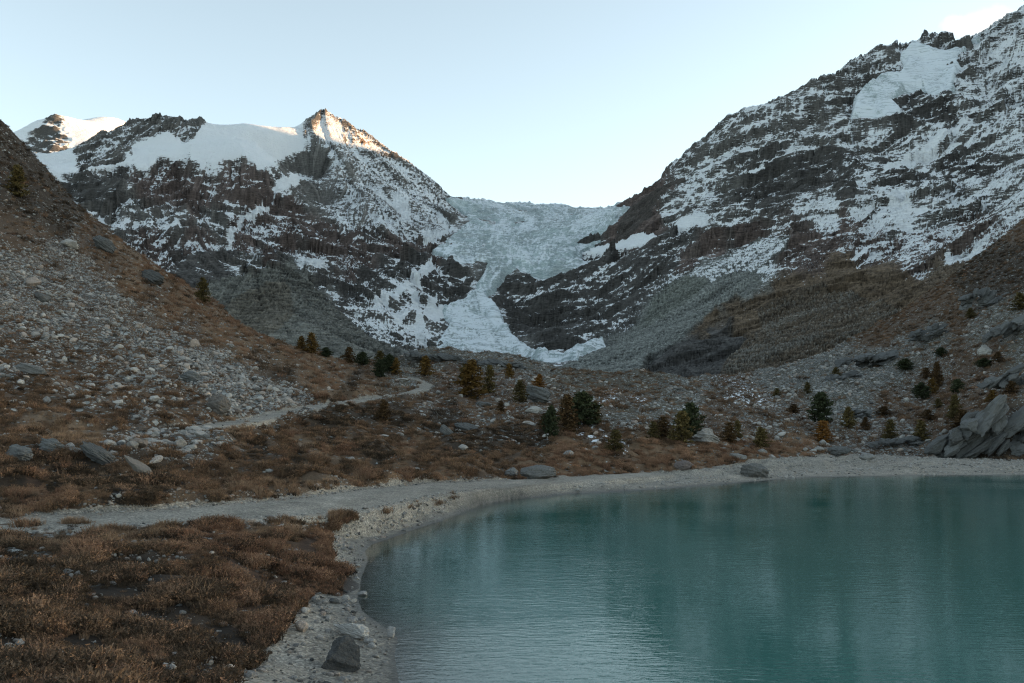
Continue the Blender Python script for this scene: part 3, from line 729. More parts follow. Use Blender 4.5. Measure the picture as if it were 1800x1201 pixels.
gv(HR, 1, .05, 0, (500, 980), (470, 1000), (540, 960), (440, 1085), (420, 1060), (400, 1010))
gv(HD, .9, .22, 0, (200, 1000), (100, 1010), (60, 1040), (150, 1040), (250, 1010), (40, 985))
gv(HB, 1, .06, 0, (300, 1040), (350, 1000), (150, 1100), (60, 1120), (350, 1090), (220, 1080))
gv(HB, 1, .08, 0, (100, 1170), (220, 1150), (60, 1080), (180, 1190))
gv(HD, 1, .12, 0, (140, 1130), (30, 1150), (250, 1110), (120, 1060), (380, 1040))
gv(HD, 1, .05, 0, (300, 1130), (400, 1110), (350, 1175), (430, 1135), (330, 1060), (270, 1180), (460, 1050))
gf = survey(npx, npy, G, 4.5, 16)
g_pl, g_st, g_sn, g_col = gf[..., 0], gf[..., 1], gf[..., 2], gf[..., 3:6]
g_st = g_st * np.interp(npx, [600, 700, 1150, 1350], [1, .68, .68, 1])
beach_poly = [(380, 1215), (440, 1160), (470, 1125), (500, 1085), (520, 1058), (560, 1035), (578, 1000), (566, 960), (585, 925), (590, 905), (640, 893), (700, 882), (790, 868), (815, 862), (850, 848), (900, 844), (1000, 838), (1100, 832), (1200, 826),
              (1285, 816), (1330, 806), (1440, 800), (1500, 797), (1600, 800), (1700, 804), (1800, 808), (2250, 815), (2250, 1300), (380, 1300)]
edge_n = fbm(nx / 3, ny / 3, 4, .55, 3.3)
b_sd = poly_sd(npx, npy, beach_poly) + 9 * edge_n * np.clip(60 / nD, .25, 1.5)
for vp in ([(585, 915), (600, 900), (640, 888), (700, 880), (765, 874), (772, 886), (700, 897), (650, 902), (610, 915)], [(768, 874), (795, 860), (815, 864), (800, 880), (780, 884)], [(560, 1000), (600, 1005), (640, 1030), (600, 1045), (560, 1040)]):
    b_sd = np.where((npx > 500) & (npx < 850) & (nD > 30), np.minimum(b_sd, -poly_sd(npx, npy, vp) - 5 * edge_n), b_sd)
BEACH = np.where(lake_sd > 0, 1, sstep(-3, 4, b_sd))
ROAD = ROAD * (1 - .75 * sstep(.1, .5, edge_n) * sstep(-6, -22, nx - 0 * ny) * (1 - sstep(2.2, 4.0, road_t)))
ROAD = np.clip(ROAD * 1.25 - .45 * np.abs(edge_n) * (ROAD < .98), 0, 1)
tr_n = np.clip(TRACK * 1.2 - .5 * np.abs(fbm(nx / 2, ny / 2, 3, .5, 8.8)), 0, 1)
# bare track fades into grass at its left end
TRK = tr_n * sstep(2.2, 3.0, track_t)
bare = np.clip(np.maximum(np.maximum(ROAD, TRK), BEACH), 0, 1)
plants = g_pl * (1 - bare) * np.clip(1.15 - g_st, .1, 1)
# tussocks: small swellings in the plant cover
n_z += np.where(lake_sd < -2, (1 - bare) * np.clip(nD / 120, .2, 1.3) * .35 * np.maximum(ridged(nx / 5.5, ny / 4.2, 3, .5, 6.6) - .35, -.2), 0)
# bare bedrock ribs on both flanks
flank = sstep(60, 110, nD) * g_st * sstep(25, 70, n_z + .25 * nD * (npx > 1400))
n_z += np.where(lake_sd < -30, flank * 5.0 * np.clip(ridged((nx + .4 * ny) / 30, (ny - .2 * nx) / 55, 4, .5, 2.9) - .45, -.1, .6), 0)
npy = HOR - (n_z - EYE) * F / nD

def ground_material():
    t = NT('valley_ground')
    pos = t.n('ShaderNodeNewGeometry').outputs['Position']
    col = t.attr('col').outputs['Color']; st = t.attr('stone').outputs['Fac']; bare_ = t.attr('bare').outputs['Fac']; sn = t.attr('snow').outputs['Fac']; wet = t.attr('wet').outputs['Fac']
    nA = t.noise(pos, .35, 6, .6).outputs['Fac']; nB = t.noise(pos, 3.0, 5, .65).outputs['Fac']; nC_ = t.noise(pos, .06, 4, .6).outputs['Fac']
    # plants
    pv = t.math('ADD', t.math('MULTIPLY', nA, 1.3), t.math('MULTIPLY', nB, 1.1)); pv = t.math('SUBTRACT', pv, .25)
    pv = t.math('MAXIMUM', pv, .15)
    pc = t.mix(1.0, col, t.n('ShaderNodeCombineColor', i_0=pv, i_1=pv, i_2=pv).outputs[0], 'MULTIPLY')
    def stones(scale, seed):
        v = t.n('ShaderNodeTexVoronoi', feature='F1', i_Scale=scale, i_Randomness=1.0)
        t.link(t.mapping(pos, loc=(seed, seed * 2, 0), scale=(1, 1, 1.4)), v.inputs['Vector'])
        sep = t.n('ShaderNodeSeparateColor'); t.link(v.outputs['Color'], sep.inputs[0])
        return sep.outputs[0], sep.outputs[1], t.math('SUBTRACT', .55, v.outputs['Distance']), v.outputs['Distance']
    r1, q1, e1, d1 = stones(.95, 3.0); r2, q2, e2, d2 = stones(2.6, 9.0)
    lift = t.math('MULTIPLY', t.math('SUBTRACT', nC_, .5), .9)
    sh = t.math('ADD', st, lift)
    m1 = t.math('MULTIPLY', t.ss(t.math('SUBTRACT', t.math('MULTIPLY', sh, .90), r1), -.02, .04), t.ss(e1, .06, .14))
    m2 = t.math('MULTIPLY', t.ss(t.math('SUBTRACT', t.math('MULTIPLY', sh, 1.05), r2), -.02, .05), t.ss(e2, .05, .13))
    b1 = t.math('ADD', t.math('MULTIPLY', q1, .24), .09); b2 = t.math('ADD', t.math('MULTIPLY', q2, .28), .08)
    def grey(b): return t.n('ShaderNodeCombineColor', i_0=t.math('MULTIPLY', b, .96), i_1=b, i_2=t.math('MULTIPLY', b, .97)).outputs[0]
    c = t.mix(m2, pc, grey(b2)); c = t.mix(m1, c, grey(b1))
    # gravel of road, track and beach
    gv_ = t.n('ShaderNodeTexVoronoi', i_Scale=11.0); t.link(pos, gv_.inputs['Vector'])
    sep = t.n('ShaderNodeSeparateColor'); t.link(gv_.outputs['Color'], sep.inputs[0])
    gb = t.math('ADD', t.math('MULTIPLY', t.math('POWER', sep.outputs[0], 2.0), .24), t.math('ADD', .080, t.math('MULTIPLY', nB, .17)))
    gb = t.math('MULTIPLY', gb, t.math('ADD', .45, t.math('MULTIPLY', nA, .95)))
    gc = t.n('ShaderNodeCombineColor', i_0=t.math('MULTIPLY', gb, 1.06), i_1=t.math('MULTIPLY', gb, .98), i_2=t.math('MULTIPLY', gb, .84)).outputs[0]
    wl_ = t.noise(t.mapping(pos, scale=(.015, .015, 5.0)), 1.0, 3, .6).outputs['Fac']
    gc = t.mix(1.0, gc, t.n('ShaderNodeCombineColor', i_0=t.math('ADD', .55, t.math('MULTIPLY', wl_, .9)), i_1=t.math('ADD', .55, t.math('MULTIPLY', wl_, .9)), i_2=t.math('ADD', .55, t.math('MULTIPLY', wl_, .9))).outputs[0], 'MULTIPLY')
    fb = t.ss(t.math('ADD', bare_, t.math('MULTIPLY', t.math('SUBTRACT', nB, .5), .7)), .35, .6)
    c = t.mix(fb, c, gc)
    c = t.mix(t.math('MULTIPLY', wet, .72), c, (.030, .032, .030))
    ns = t.noise(t.mapping(pos, scale=(1, .6, 1)), .9, 4, .6).outputs['Fac']
    sm = t.ss(t.math('ADD', t.math('MULTIPLY', sn, .55), ns), .74, .78)
    c = t.mix(sm, c, (.74, .78, .82))
    h = t.math('ADD', t.math('MULTIPLY', nB, .10), t.math('MULTIPLY', nA, .30))
    h = t.math('ADD', h, t.math('MULTIPLY', m1, .30)); h = t.math('ADD', h, t.math('MULTIPLY', m2, .12))
    rough = t.math('SUBTRACT', .92, t.math('MULTIPLY', wet, .45))
    return t.done(c, rough, t.bump(h, 1.0, .9), .15)
wet = np.where(lake_sd > -0.0, 1, np.exp(-np.maximum(shore_out, 0) / .9))
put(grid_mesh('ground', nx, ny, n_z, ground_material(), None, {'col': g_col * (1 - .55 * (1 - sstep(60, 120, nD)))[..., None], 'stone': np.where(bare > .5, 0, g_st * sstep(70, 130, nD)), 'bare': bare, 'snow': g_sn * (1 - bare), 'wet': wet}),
    'brown alpine valley floor with gravel shore and stony flanks', None, None, 'structure')

# ------------------------------------------------------------------ lake
def water_material():
    t = NT('lake_water')
    pos = t.n('ShaderNodeNewGeometry').outputs['Position']
    n1 = t.noise(t.mapping(pos, rot=(0, 0, .15), scale=(.55, 1.5, 1)), 2.2, 3, .55, .3).outputs['Fac']
    n2 = t.noise(t.mapping(pos, rot=(0, 0, -.1), scale=(.5, 1.2, 1)), .55, 3, .5).outputs['Fac']
    n3 = t.noise(pos, .05, 3, .5).outputs['Fac']
    calm = t.ss(n3, .30, .62)
    h = t.math('ADD', t.math('MULTIPLY', n1, t.math('ADD', .25, t.math('MULTIPLY', calm, .75))), t.math('MULTIPLY', n2, .7))
    nrm = t.bump(h, .016, 1.0)
    depth = t.attr('depth').outputs['Fac']
    opaque = t.math('SUBTRACT', 1.0, t.math('POWER', 2.718, t.math('MULTIPLY', depth, -2.6)))
    body = t.n('ShaderNodeBsdfDiffuse'); body.inputs['Color'].default_value = (.034, .130, .113, 1)
    clear = t.n('ShaderNodeBsdfTransparent'); clear.inputs['Color'].default_value = (.62, .72, .70, 1)
    under = t.n('ShaderNodeMixShader'); t.link(opaque, under.inputs[0]); t.link(clear.outputs[0], under.inputs[1]); t.link(body.outputs[0], under.inputs[2])
    gl = t.n('ShaderNodeBsdfGlossy'); gl.inputs['Roughness'].default_value = .035; gl.inputs['Color'].default_value = (1, 1, 1, 1)
    t.link(nrm, gl.inputs['Normal'])
    fr = t.n('ShaderNodeFresnel'); fr.inputs['IOR'].default_value = 1.33; t.link(nrm, fr.inputs['Normal'])
    top = t.n('ShaderNodeMixShader'); t.link(fr.outputs[0], top.inputs[0]); t.link(under.outputs[0], top.inputs[1]); t.link(gl.outputs[0], top.inputs[2])
    t.link(top.outputs[0], t.out.inputs['Surface'])
    return t.m
lpx, lD = np.meshgrid(np.linspace(300, 2150, 260), np.geomspace(14, 152, 170))
lx = (lpx - 900) / F * lD; ly = lD
l_sd = poly_sd(lx, ly, lake_poly)
put(grid_mesh('lake_water', lx, ly, lx * 0, water_material(), l_sd > -1.5, {'depth': np.clip(.10 * l_sd + .004 * l_sd ** 2, 0, 7)}), 'calm turquoise glacier lake with faint ripples', None, None, 'structure')

# ------------------------------------------------------------------ glacier ice lying on the rock
def ice_material(name):
    t = NT(name)
    pos = t.n('ShaderNodeNewGeometry').outputs['Position']
    a = t.noise(t.mapping(pos, scale=(.35, 1.2, 3.4)), .045, 6, .68, .5).outputs['Fac']
    b = t.noise(t.mapping(pos, scale=(.7, 1, 2.5)), .20, 4, .7).outputs['Fac']
    c0 = t.noise(pos, .006, 3, .5).outputs['Fac']
    v = t.math('ADD', t.math('MULTIPLY', a, .9), t.math('MULTIPLY', b, .5))
    cov = t.attr('cov').outputs['Fac']
    v = t.math('ADD', v, t.math('MULTIPLY', t.attr('ledge').outputs['Fac'], .30))
    v = t.math('ADD', v, t.math('MULTIPLY', cov, .55)); v = t.math('ADD', v, t.math('MULTIPLY', t.attr('streak').outputs['Fac'], .07))
    snow = t.ss(v, 1.02, 1.24)
    ice = t.mix(t.ss(c0, .35, .65), (.44, .49, .495), (.54, .63, .64))
    ice = t.mix(t.ss(b, .35, .7), t.mix(1.0, ice, (.55, .6, .6), 'MULTIPLY'), ice)
    c = t.mix(snow, ice, (.72, .78, .82))
    cr_ = t.noise(t.mapping(pos, scale=(.45, 1.4, 2.6)), .022, 4, .55, .8).outputs['Fac']
    ck = t.math('SUBTRACT', 1.0, t.ss(t.math('ABSOLUTE', t.math('SUBTRACT', cr_, .5)), .004, .03))
    c = t.mix(t.math('MULTIPLY', ck, .5), c, (.16, .22, .23))
    return t.done(c, .6, t.bump(t.math('ADD', a, b), 8.0, .7), .3)
ICEM = ice_material('glacier_ice')
def drape(name, poly, thick, cov, label, crev, pad=7, soft=12):
    P = np.array(poly)
    box = (mpx > P[:, 0].min() - 20) & (mpx < P[:, 0].max() + 20) & (mpy > P[:, 1].min() - 20) & (mpy < P[:, 1].max() + 20)
    rr = np.nonzero(box.any(1))[0]; cc = np.nonzero(box.any(0))[0]
    sl = (slice(rr[0], rr[-1] + 1), slice(cc[0], cc[-1] + 1))
    X, Y = mx[sl], my[sl]
    SD = poly_sd(mpx[sl], mpy[sl], poly) + 4 * fbm(X / 70, Y / 70, 3, .5, 4.1)
    base = blur(mz0[sl], 2, 1); base = np.maximum(base, blur(mz[sl], 4, 2))
    cr = ridged(X / 130, Y / 46, 4, .55, 12.2) - .4
    sr = np.abs(perlin(X / 26 + 3 * perlin(X / 160, Y / 160), Y / 60))
    zz = base + thick * sstep(-2, soft, SD) - 7 + crev * (13 * cr - 9 * sr + 5 * fbm(X / 18, Y / 18, 3, .6, 3.3) + 4 * sk2[sl]) * sstep(0, 10, SD)
    zz = np.where(SD < 0, np.minimum(zz, mz[sl] - 2 + SD * 2), zz)
    nzz = grid_nz(X, Y, zz)
    o = grid_mesh(name, X, Y, zz, ICEM, SD > -pad, {'streak': sk1[sl] + sk2[sl], 'ledge': quantile(nzz - .8 * blur(nzz, 8, 2)), 'cov': np.zeros(X.shape) + cov(mpx[sl], mpy[sl])})
    put(o, label, None, None, 'structure')
drape('glacier', [(770, 340), (795, 343), (1112, 362), (1098, 376), (1086, 402), (1060, 416), (1022, 436), (1016, 455), (1044, 462), (1000, 482), (962, 494), (928, 497), (926, 480), (908, 476), (890, 494), (884, 507), (872, 518), (856, 529), (830, 522), (832, 500), (848, 482), (852, 470), (800, 471),
                  (764, 472), (768, 456), (792, 448), (762, 436), (782, 420), (806, 404), (818, 388), (812, 364)], 17, lambda a, b: .50 + .35 * sstep(.2, .7, perlin(a / 90, b / 30)) + .35 * sstep(425, 465, b) * (1 - sstep(780, 860, a)) - .25 * sstep(455, 480, b), 'grey blue crevassed glacier between the two mountains', 1.0)
drape('ice_cone', [(836, 516), (855, 519), (866, 535), (882, 556), (892, 576), (916, 604), (942, 622), (990, 625), (1020, 616), (1060, 600), (1064, 606), (1015, 634), (955, 645), (900, 628), (850, 630), (812, 632), (764, 606), (786, 576), (764, 548), (800, 529)], 18,
      lambda a, b: .66 + .0 * a, 'white fan of fallen ice below the rock step', .6, 5, 9)
drape('hanging_glacier', [(1575, 96), (1605, 74), (1640, 87), (1688, 86), (1716, 58), (1722, 62), (1700, 84), (1686, 108), (1691, 126), (1681, 150), (1674, 166), (1660, 175), (1640, 166), (1620, 156), (1590, 161), (1573, 176), (1590, 196), (1580, 216), (1560, 223), (1540, 207), (1496, 207), (1500, 172), (1525, 151), (1547, 131), (1580, 126), (1590, 110)], 22,
      lambda a, b: .80 + .15 * (a > 1590), 'small hanging glacier high on the right mountain', .5, 5, 9)

# ------------------------------------------------------------------ stones
def ico(sub):
    p = (1 + 5 ** .5) / 2
    v = [(-1, p, 0), (1, p, 0), (-1, -p, 0), (1, -p, 0), (0, -1, p), (0, 1, p), (0, -1, -p), (0, 1, -p), (p, 0, -1), (p, 0, 1), (-p, 0, -1), (-p, 0, 1)]
    f = [(0, 11, 5), (0, 5, 1), (0, 1, 7), (0, 7, 10), (0, 10, 11), (1, 5, 9), (5, 11, 4), (11, 10, 2), (10, 7, 6), (7, 1, 8), (3, 9, 4), (3, 4, 2), (3, 2, 6), (3, 6, 8), (3, 8, 9), (4, 9, 5), (2, 4, 11), (6, 2, 10), (8, 6, 7), (9, 8, 1)]
    v = [np.array(a) / np.linalg.norm(a) for a in v]
    for _ in range(sub):
        cache = {}; nf = []
        def mid(a, b):
            k = (min(a, b), max(a, b))
            if k not in cache:
                m = v[a] + v[b]; v.append(m / np.linalg.norm(m)); cache[k] = len(v) - 1
            return cache[k]
        for a, b, c in f:
            ab, bc, ca = mid(a, b), mid(b, c), mid(c, a)
            nf += [(a, ab, ca), (b, bc, ab), (c, ca, bc), (ab, bc, ca)]
        f = nf
    return np.array(v), np.array(f)

def rock_material(name, lo, hi, lichen=0.0, tint=(1, 1, .97), scale=2.0, warmth=.45):
    t = NT(name)
    tc = t.n('ShaderNodeTexCoord').outputs['Object']
    rnd = t.n('ShaderNodeObjectInfo').outputs['Random']
    off = t.n('ShaderNodeVectorMath', operation='ADD'); t.link(tc, off.inputs[0])
    cv = t.n('ShaderNodeCombineXYZ', i_0=t.math('MULTIPLY', rnd, 90.0), i_1=t.math('MULTIPLY', rnd, 37.0)); t.link(cv.outputs[0], off.inputs[1])
    a = t.noise(off.outputs[0], scale, 6, .65).outputs['Fac']; b = t.noise(off.outputs[0], scale * 5, 4, .7).outputs['Fac']
    v = t.math('ADD', t.math('MULTIPLY', a, .7), t.math('MULTIPLY', b, .5))
    v = t.math('ADD', t.math('SUBTRACT', v, .32), t.math('MULTIPLY', rnd, .55))
    f = t.math('MULTIPLY', v, 1.0, clamp=True)
    c = t.mix(f, tuple(lo * k for k in tint), tuple(hi * k for k in tint))
    warm = t.math('FRACT', t.math('MULTIPLY', rnd, 13.7))
    c = t.mix(t.math('MULTIPLY', t.ss(warm, .7, 1.0), warmth), c, (hi * .9, hi * .66, hi * .5))
    if lichen: c = t.mix(t.math('MULTIPLY', t.ss(a, .5, .62), lichen), c, (.035, .032, .026))
    return t.done(c, .88, t.bump(t.math('ADD', a, t.math('MULTIPLY', b, .4)), .25, .8), .2)
STONE_M = rock_material('stone_pale', .11, .44, 0, (1.03, 1, .94))
STONE_D = rock_material('stone_dark', .05, .17, .4)
BOULD_M = rock_material('boulder_grey', .08, .26, .45)

def rock_mesh(name, seed, sub=2, cuts=7, round_=.35, dims=(1, .8, .55), mat=None, strata=0.0):
    r = np.random.default_rng(seed)
    v, f = ico(sub)
    v = v.copy()
    for k in range(cuts):                                        # broken faces
        n = r.normal(size=3); n /= np.linalg.norm(n); h = r.uniform(.45, .85)
        d = v @ n - h
        v -= np.where(d > 0, d * (1 - round_), 0)[:, None] * n
    o = r.uniform(-50, 50, 3)
    v *= (1 + .16 * perlin(v[:, 0] * 1.7 + o[0], v[:, 1] * 1.7 + o[1], v[:, 2] * 1.7 + o[2]) + .07 * perlin(v[:, 0] * 4.5 + o[1], v[:, 1] * 4.5 + o[2], v[:, 2] * 4.5 + o[0]))[:, None]
    if strata:
        sdir_ = np.array([.25, .15, 1]); sdir_ /= np.linalg.norm(sdir_)
        c = v @ sdir_
        wv = perlin(v[:, 0] * 1.3 + o[0], v[:, 1] * 1.3 + o[1], v[:, 2] * 1.3)
        w = 1 + strata * (.55 * perlin(c * 6 + .9 * wv, v[:, 0] * .8 + o[2], v[:, 1] * .8) + .35 * np.abs(perlin(v[:, 0] * 3.1 + o[1], v[:, 1] * 3.1, v[:, 2] * 3.1 + c * 2)) - .1)
        v *= w[:, None]
        v *= (1 + .035 * perlin(v[:, 0] * 11 + o[0], v[:, 1] * 11, v[:, 2] * 11 + o[2]))[:, None]
    v *= np.array(dims)
    v[:, 2] -= v[:, 2].min() + .28 * (v[:, 2].max() - v[:, 2].min())
    me_o = mesh_from(name, v, f, mat, smooth=sub >= 5)
    return me_o.data

def make_points(name, P, rot, scl, idx, sources, label, cat=None, seed=0):
    """one scatter: stones or tufts set on the ground by geometry nodes"""
    me = bpy.data.meshes.new(name); me.vertices.add(len(P)); me.vertices.foreach_set('co', np.ascontiguousarray(P, np.float32).ravel())
    a = me.attributes.new('rot', 'FLOAT_VECTOR', 'POINT'); a.data.foreach_set('vector', np.ascontiguousarray(rot, np.float32).ravel())
    a = me.attributes.new('scl', 'FLOAT_VECTOR', 'POINT'); a.data.foreach_set('vector', np.ascontiguousarray(scl, np.float32).ravel())
    a = me.attributes.new('kin', 'INT', 'POINT'); a.data.foreach_set('value', np.ascontiguousarray(idx, np.int32))
    col = bpy.data.collections.new(name + '_kinds')
    for i, m in enumerate(sources): col.objects.link(bpy.data.objects.new('%s_%02d' % (name, i), m))
    ob = bpy.data.objects.new(name, me)
    g = bpy.data.node_groups.new(name, 'GeometryNodeTree')
    g.interface.new_socket('Geometry', in_out='INPUT', socket_type='NodeSocketGeometry'); g.interface.new_socket('Geometry', in_out='OUTPUT', socket_type='NodeSocketGeometry')
    N, L = g.nodes, g.links
    gi, go = N.new('NodeGroupInput'), N.new('NodeGroupOutput')
    ci = N.new('GeometryNodeCollectionInfo'); ci.inputs['Collection'].default_value = col; ci.inputs['Separate Children'].default_value = True; ci.inputs['Reset Children'].default_value = True
    ip = N.new('GeometryNodeInstanceOnPoints'); ip.inputs['Pick Instance'].default_value = True
    def na(nm, typ):
        n = N.new('GeometryNodeInputNamedAttribute'); n.data_type = typ; n.inputs['Name'].default_value = nm; return n.outputs['Attribute']
    L.new(gi.outputs[0], ip.inputs['Points']); L.new(ci.outputs[0], ip.inputs['Instance']); L.new(na('kin', 'INT'), ip.inputs['Instance Index'])
    e2r = N.new('FunctionNodeEulerToRotation'); L.new(na('rot', 'FLOAT_VECTOR'), e2r.inputs[0]); L.new(e2r.outputs[0], ip.inputs['Rotation'])
    L.new(na('scl', 'FLOAT_VECTOR'), ip.inputs['Scale']); L.new(ip.outputs[0], go.inputs[0])
    md = ob.modifiers.new('scatter', 'NODES'); md.node_group = g
    return put(ob, label, None, None, 'stuff')

# area of every ground cell, visibility, then weighted picking
cell_a = (np.gradient(nx, axis=1) * np.gradient(ny, axis=0)) * np.clip(1 / np.maximum(grid_nz(nx, ny, n_z), .4), 1, 2.5)
vis = npy <= np.minimum.accumulate(np.where(nR[:, None] > 12, npy, 1e9), axis=0) + 6
inview = vis & (npx > -60) & (npx < 1860) & (npy < 1260) & (nD > 19)
def pick(weight, n, r):
    w = (weight * cell_a * inview).ravel(); c = np.cumsum(w); k = np.searchsorted(c, r.random(n) * c[-1])
    k = np.minimum(k, w.size - 1); R_, C_ = np.unravel_index(k, nx.shape)
    R1 = np.minimum(R_ + 1, nx.shape[0] - 1); C1 = np.minimum(C_ + 1, nx.shape[1] - 1); a = r.random(n); b = r.random(n)
    def mixv(A): return (A[R_, C_] * (1 - a) + A[R1, C_] * a) * (1 - b) + (A[R_, C1] * (1 - a) + A[R1, C1] * a) * b
    return mixv(nx), mixv(ny), mixv(n_z), R_, C_

def zone(px, py, D, b, size, kind):
    """what the stone is called: its tone, its size and what it lies beside"""
    tone = 'dark' if kind >= 10 else 'pale'
    w = size * F / D
    big = 'large' if w > 20 else ('middling' if w > 12 else 'small')
    if b > .5:
        if px < 860:
            p = ('on the sand left of the dark angular boulder' if px < 560 else 'on the sand by the dark angular boulder') if py > 1090 else ('in the cobble strip where heath meets sand' if py > 1000 else ('in the stony band at the inner curve of the shore' if px < 700 else 'on the stony bank below the road'))
        else: p = 'on the gravel between road and far waterline' if px < 1300 else 'on the wide gravel flat at the far right'
        return big, tone, p, 'shore stones'
    if py > 905 and px < 700:
        p = 'along the near verge of the road' if py < 945 else (('at the left edge of the foreground heath' if px < 120 else ('in the hollow of the foreground heath' if px < 300 else 'in the tall russet heath near the bank edge')) if py < 1070 else ('in the lowest heath at the left corner' if px < 250 else 'in the dark heath next to the near beach'))
        return big, tone, p, 'heath stones'
    if px < 640 and py < 745:
        p = ('at the left edge of the upper scree' if px < 130 else 'in the upper scree below the crest') if py < 560 else (('in the lower scree at the left edge' if px < 130 else 'in the middle of the scree slope') if px < 330 else 'in the scree tongue reaching the footpath')
        return big, tone, p, 'scree boulders'
    if px < 700 and py < 906:
        p = ('among the outcrops on the bank above the road' if py < 830 else 'at the foot of the bank beside the road') if px < 270 else ('in the stone patch under the footpath' if py < 800 else 'in the straw grass above the road')
        return big, tone, p, 'bank stones'
    if px < 1200: return big, tone, ('in the meadow near the footpath bend' if px < 800 else ('near the big tree group' if py < 790 else 'in the orange meadow by the whaleback boulder')), 'meadow stones'
    return big, tone, ('around the rock heap and dark larches' if px < 1380 else ('in the rubble under the right slope' if py < 740 else 'among the small larches above the gravel flat')), 'rubble blocks'

stone_meshes = [rock_mesh('stone', 100 + i, 2, 8, .3, (1, [.75, .9, .6][i % 3], [.5, .62, .42, .7][i % 4]), STONE_M) for i in range(10)]
stone_meshes += [rock_mesh('stone', 130 + i, 2, 9, .15, (1, .7, .5), STONE_D) for i in range(3)]
sr_ = np.random.default_rng(21)
SP = []          # x y z size kind bare D px py
def scatter(weight, n, smin, smax, pw, dark=.12):
    x, y, zz, R_, C_ = pick(weight, n, sr_)
    u = sr_.random(n); size = smin * (smax / smin) ** (u ** pw)
    kind = np.where(sr_.random(n) < dark, sr_.integers(10, 13, n), sr_.integers(0, 10, n))
    SP.append(np.stack([x, y, zz, size, kind, BEACH[R_, C_] + ROAD[R_, C_], nD[R_, C_], npx[R_, C_], npy[R_, C_]], -1))
land = (lake_sd < -.3) & (ROAD < .5) & (track_d > 2.4)
patch = np.clip(.25 + 1.5 * sstep(-.25, .45, fbm(nx / 7, ny / 7, 4, .55, 5.1)), 0, 2)
scatter(land * (bare < .5) * np.clip(g_st - .05, 0, 1) ** 1.25 * patch * sstep(75, 110, nD) / np.clip(nD / 150, .6, 2.0), 21000, .20, 1.9, 2.5)
scatter(land * (bare < .5) * np.clip(g_st - .2, 0, 1) * patch * (npx < 640) * (npy < 800) * (nD > 90), 15000, .14, 1.0, 2.0, .1)
scatter(land * (bare < .5) * np.clip(g_st, .02, 1) * patch * (1 - sstep(70, 110, nD)) * (npx < 760), 7500, .05, .40, 2.0)
sh_band = np.exp(-((b_sd - 9) / 13.0) ** 2) * (npx < 700) * sstep(880, 905, npy) + .8 * np.exp(-((shore_out - 4) / 3.0) ** 2) * (npx > 600) * (npx < 830) + .3 * (npx > 830)
scatter(land * (BEACH > .5) * sh_band * patch, 10500, .06, .60, 2.0, .08)
scatter(land * (BEACH > .5) * (npx < 720) * (npy > 960), 900, .04, .40, 2.0, .25)
scatter((np.abs(road_d - road_w - .4) < 1.0) * (lake_sd < -1) * (npx < 900), 3200, .06, .42, 2.2)
scatter((np.abs(track_d - 1.7) < .8) * 1.0, 700, .12, .5, 2.0)
SP = np.concatenate(SP)
proj = SP[:, 3] * F / SP[:, 6]
order = np.argsort(-proj)
big, rest = SP[order[:290]], SP[order[290:]]
cnt = {}
for q in big:
    bg_, tn_, pl_, grp = zone(q[7], q[8], q[6], q[5], q[3], q[4])
    lab = '%s %s stone %s' % (bg_, tn_, pl_)
    o = bpy.data.objects.new('stone', stone_meshes[int(q[4])])
    o.location = (q[0], q[1], q[2]); o.scale = (q[3] * .5,) * 3
    o.rotation_euler = (sr_.uniform(-.25, .25), sr_.uniform(-.25, .25), sr_.uniform(0, 6.28))
    put(o, lab, 'stone', '%s %s %s' % (bg_, tn_, grp))
n = len(rest)
make_points('loose_stones', rest[:, :3], np.stack([sr_.uniform(-.4, .4, n), sr_.uniform(-.4, .4, n), sr_.uniform(0, 6.28, n)], -1), rest[:, 3:4] * .5 * sr_.uniform(.75, 1.25, (n, 3)), rest[:, 4], stone_meshes, 'countless small grey stones strewn over slopes and shore')

# ------------------------------------------------------------------ heath and grass
def plant_material(name, cols, seed=0.0):
    t = NT(name)
    rnd = t.n('ShaderNodeObjectInfo').outputs['Random']
    pos = t.n('ShaderNodeNewGeometry').outputs['Position']
    nA = t.noise(pos, .45, 4, .6).outputs['Fac']; nB = t.noise(pos, .09, 3, .5).outputs['Fac']
    f = t.math('ADD', t.math('MULTIPLY', rnd, .45), t.math('SUBTRACT', t.math('MULTIPLY', t.math('ADD', nA, nB), .95), .45), clamp=True)
    rp = t.n('ShaderNodeValToRGB'); t.link(f, rp.inputs[0])
    e = rp.color_ramp.elements
    e[0].position = 0; e[0].color = cols[0] + (1,); e[1].position = 1; e[1].color = cols[-1] + (1,)
    for i, c in enumerate(cols[1:-1]):
        k = e.new((i + 1) / (len(cols) - 1)); k.color = c + (1,)
    tip = t.attr('tip').outputs['Fac']
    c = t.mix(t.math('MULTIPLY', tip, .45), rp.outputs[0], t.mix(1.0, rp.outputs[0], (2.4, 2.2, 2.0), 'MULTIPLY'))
    return t.done(c, .85, None, .1)
PL_H = plant_material('heath_brown', [(.026, .020, .015), (.078, .053, .036), (.150, .098, .063)])
PL_D = plant_material('heath_dark', [(.014, .012, .011), (.034, .026, .019), (.062, .046, .032)])
PL_T = plant_material('grass_tan', [(.070, .046, .031), (.140, .095, .063), (.235, .165, .114)])
PL_R = plant_material('heath_russet', [(.042, .026, .019), (.116, .067, .044), (.215, .138, .092)])

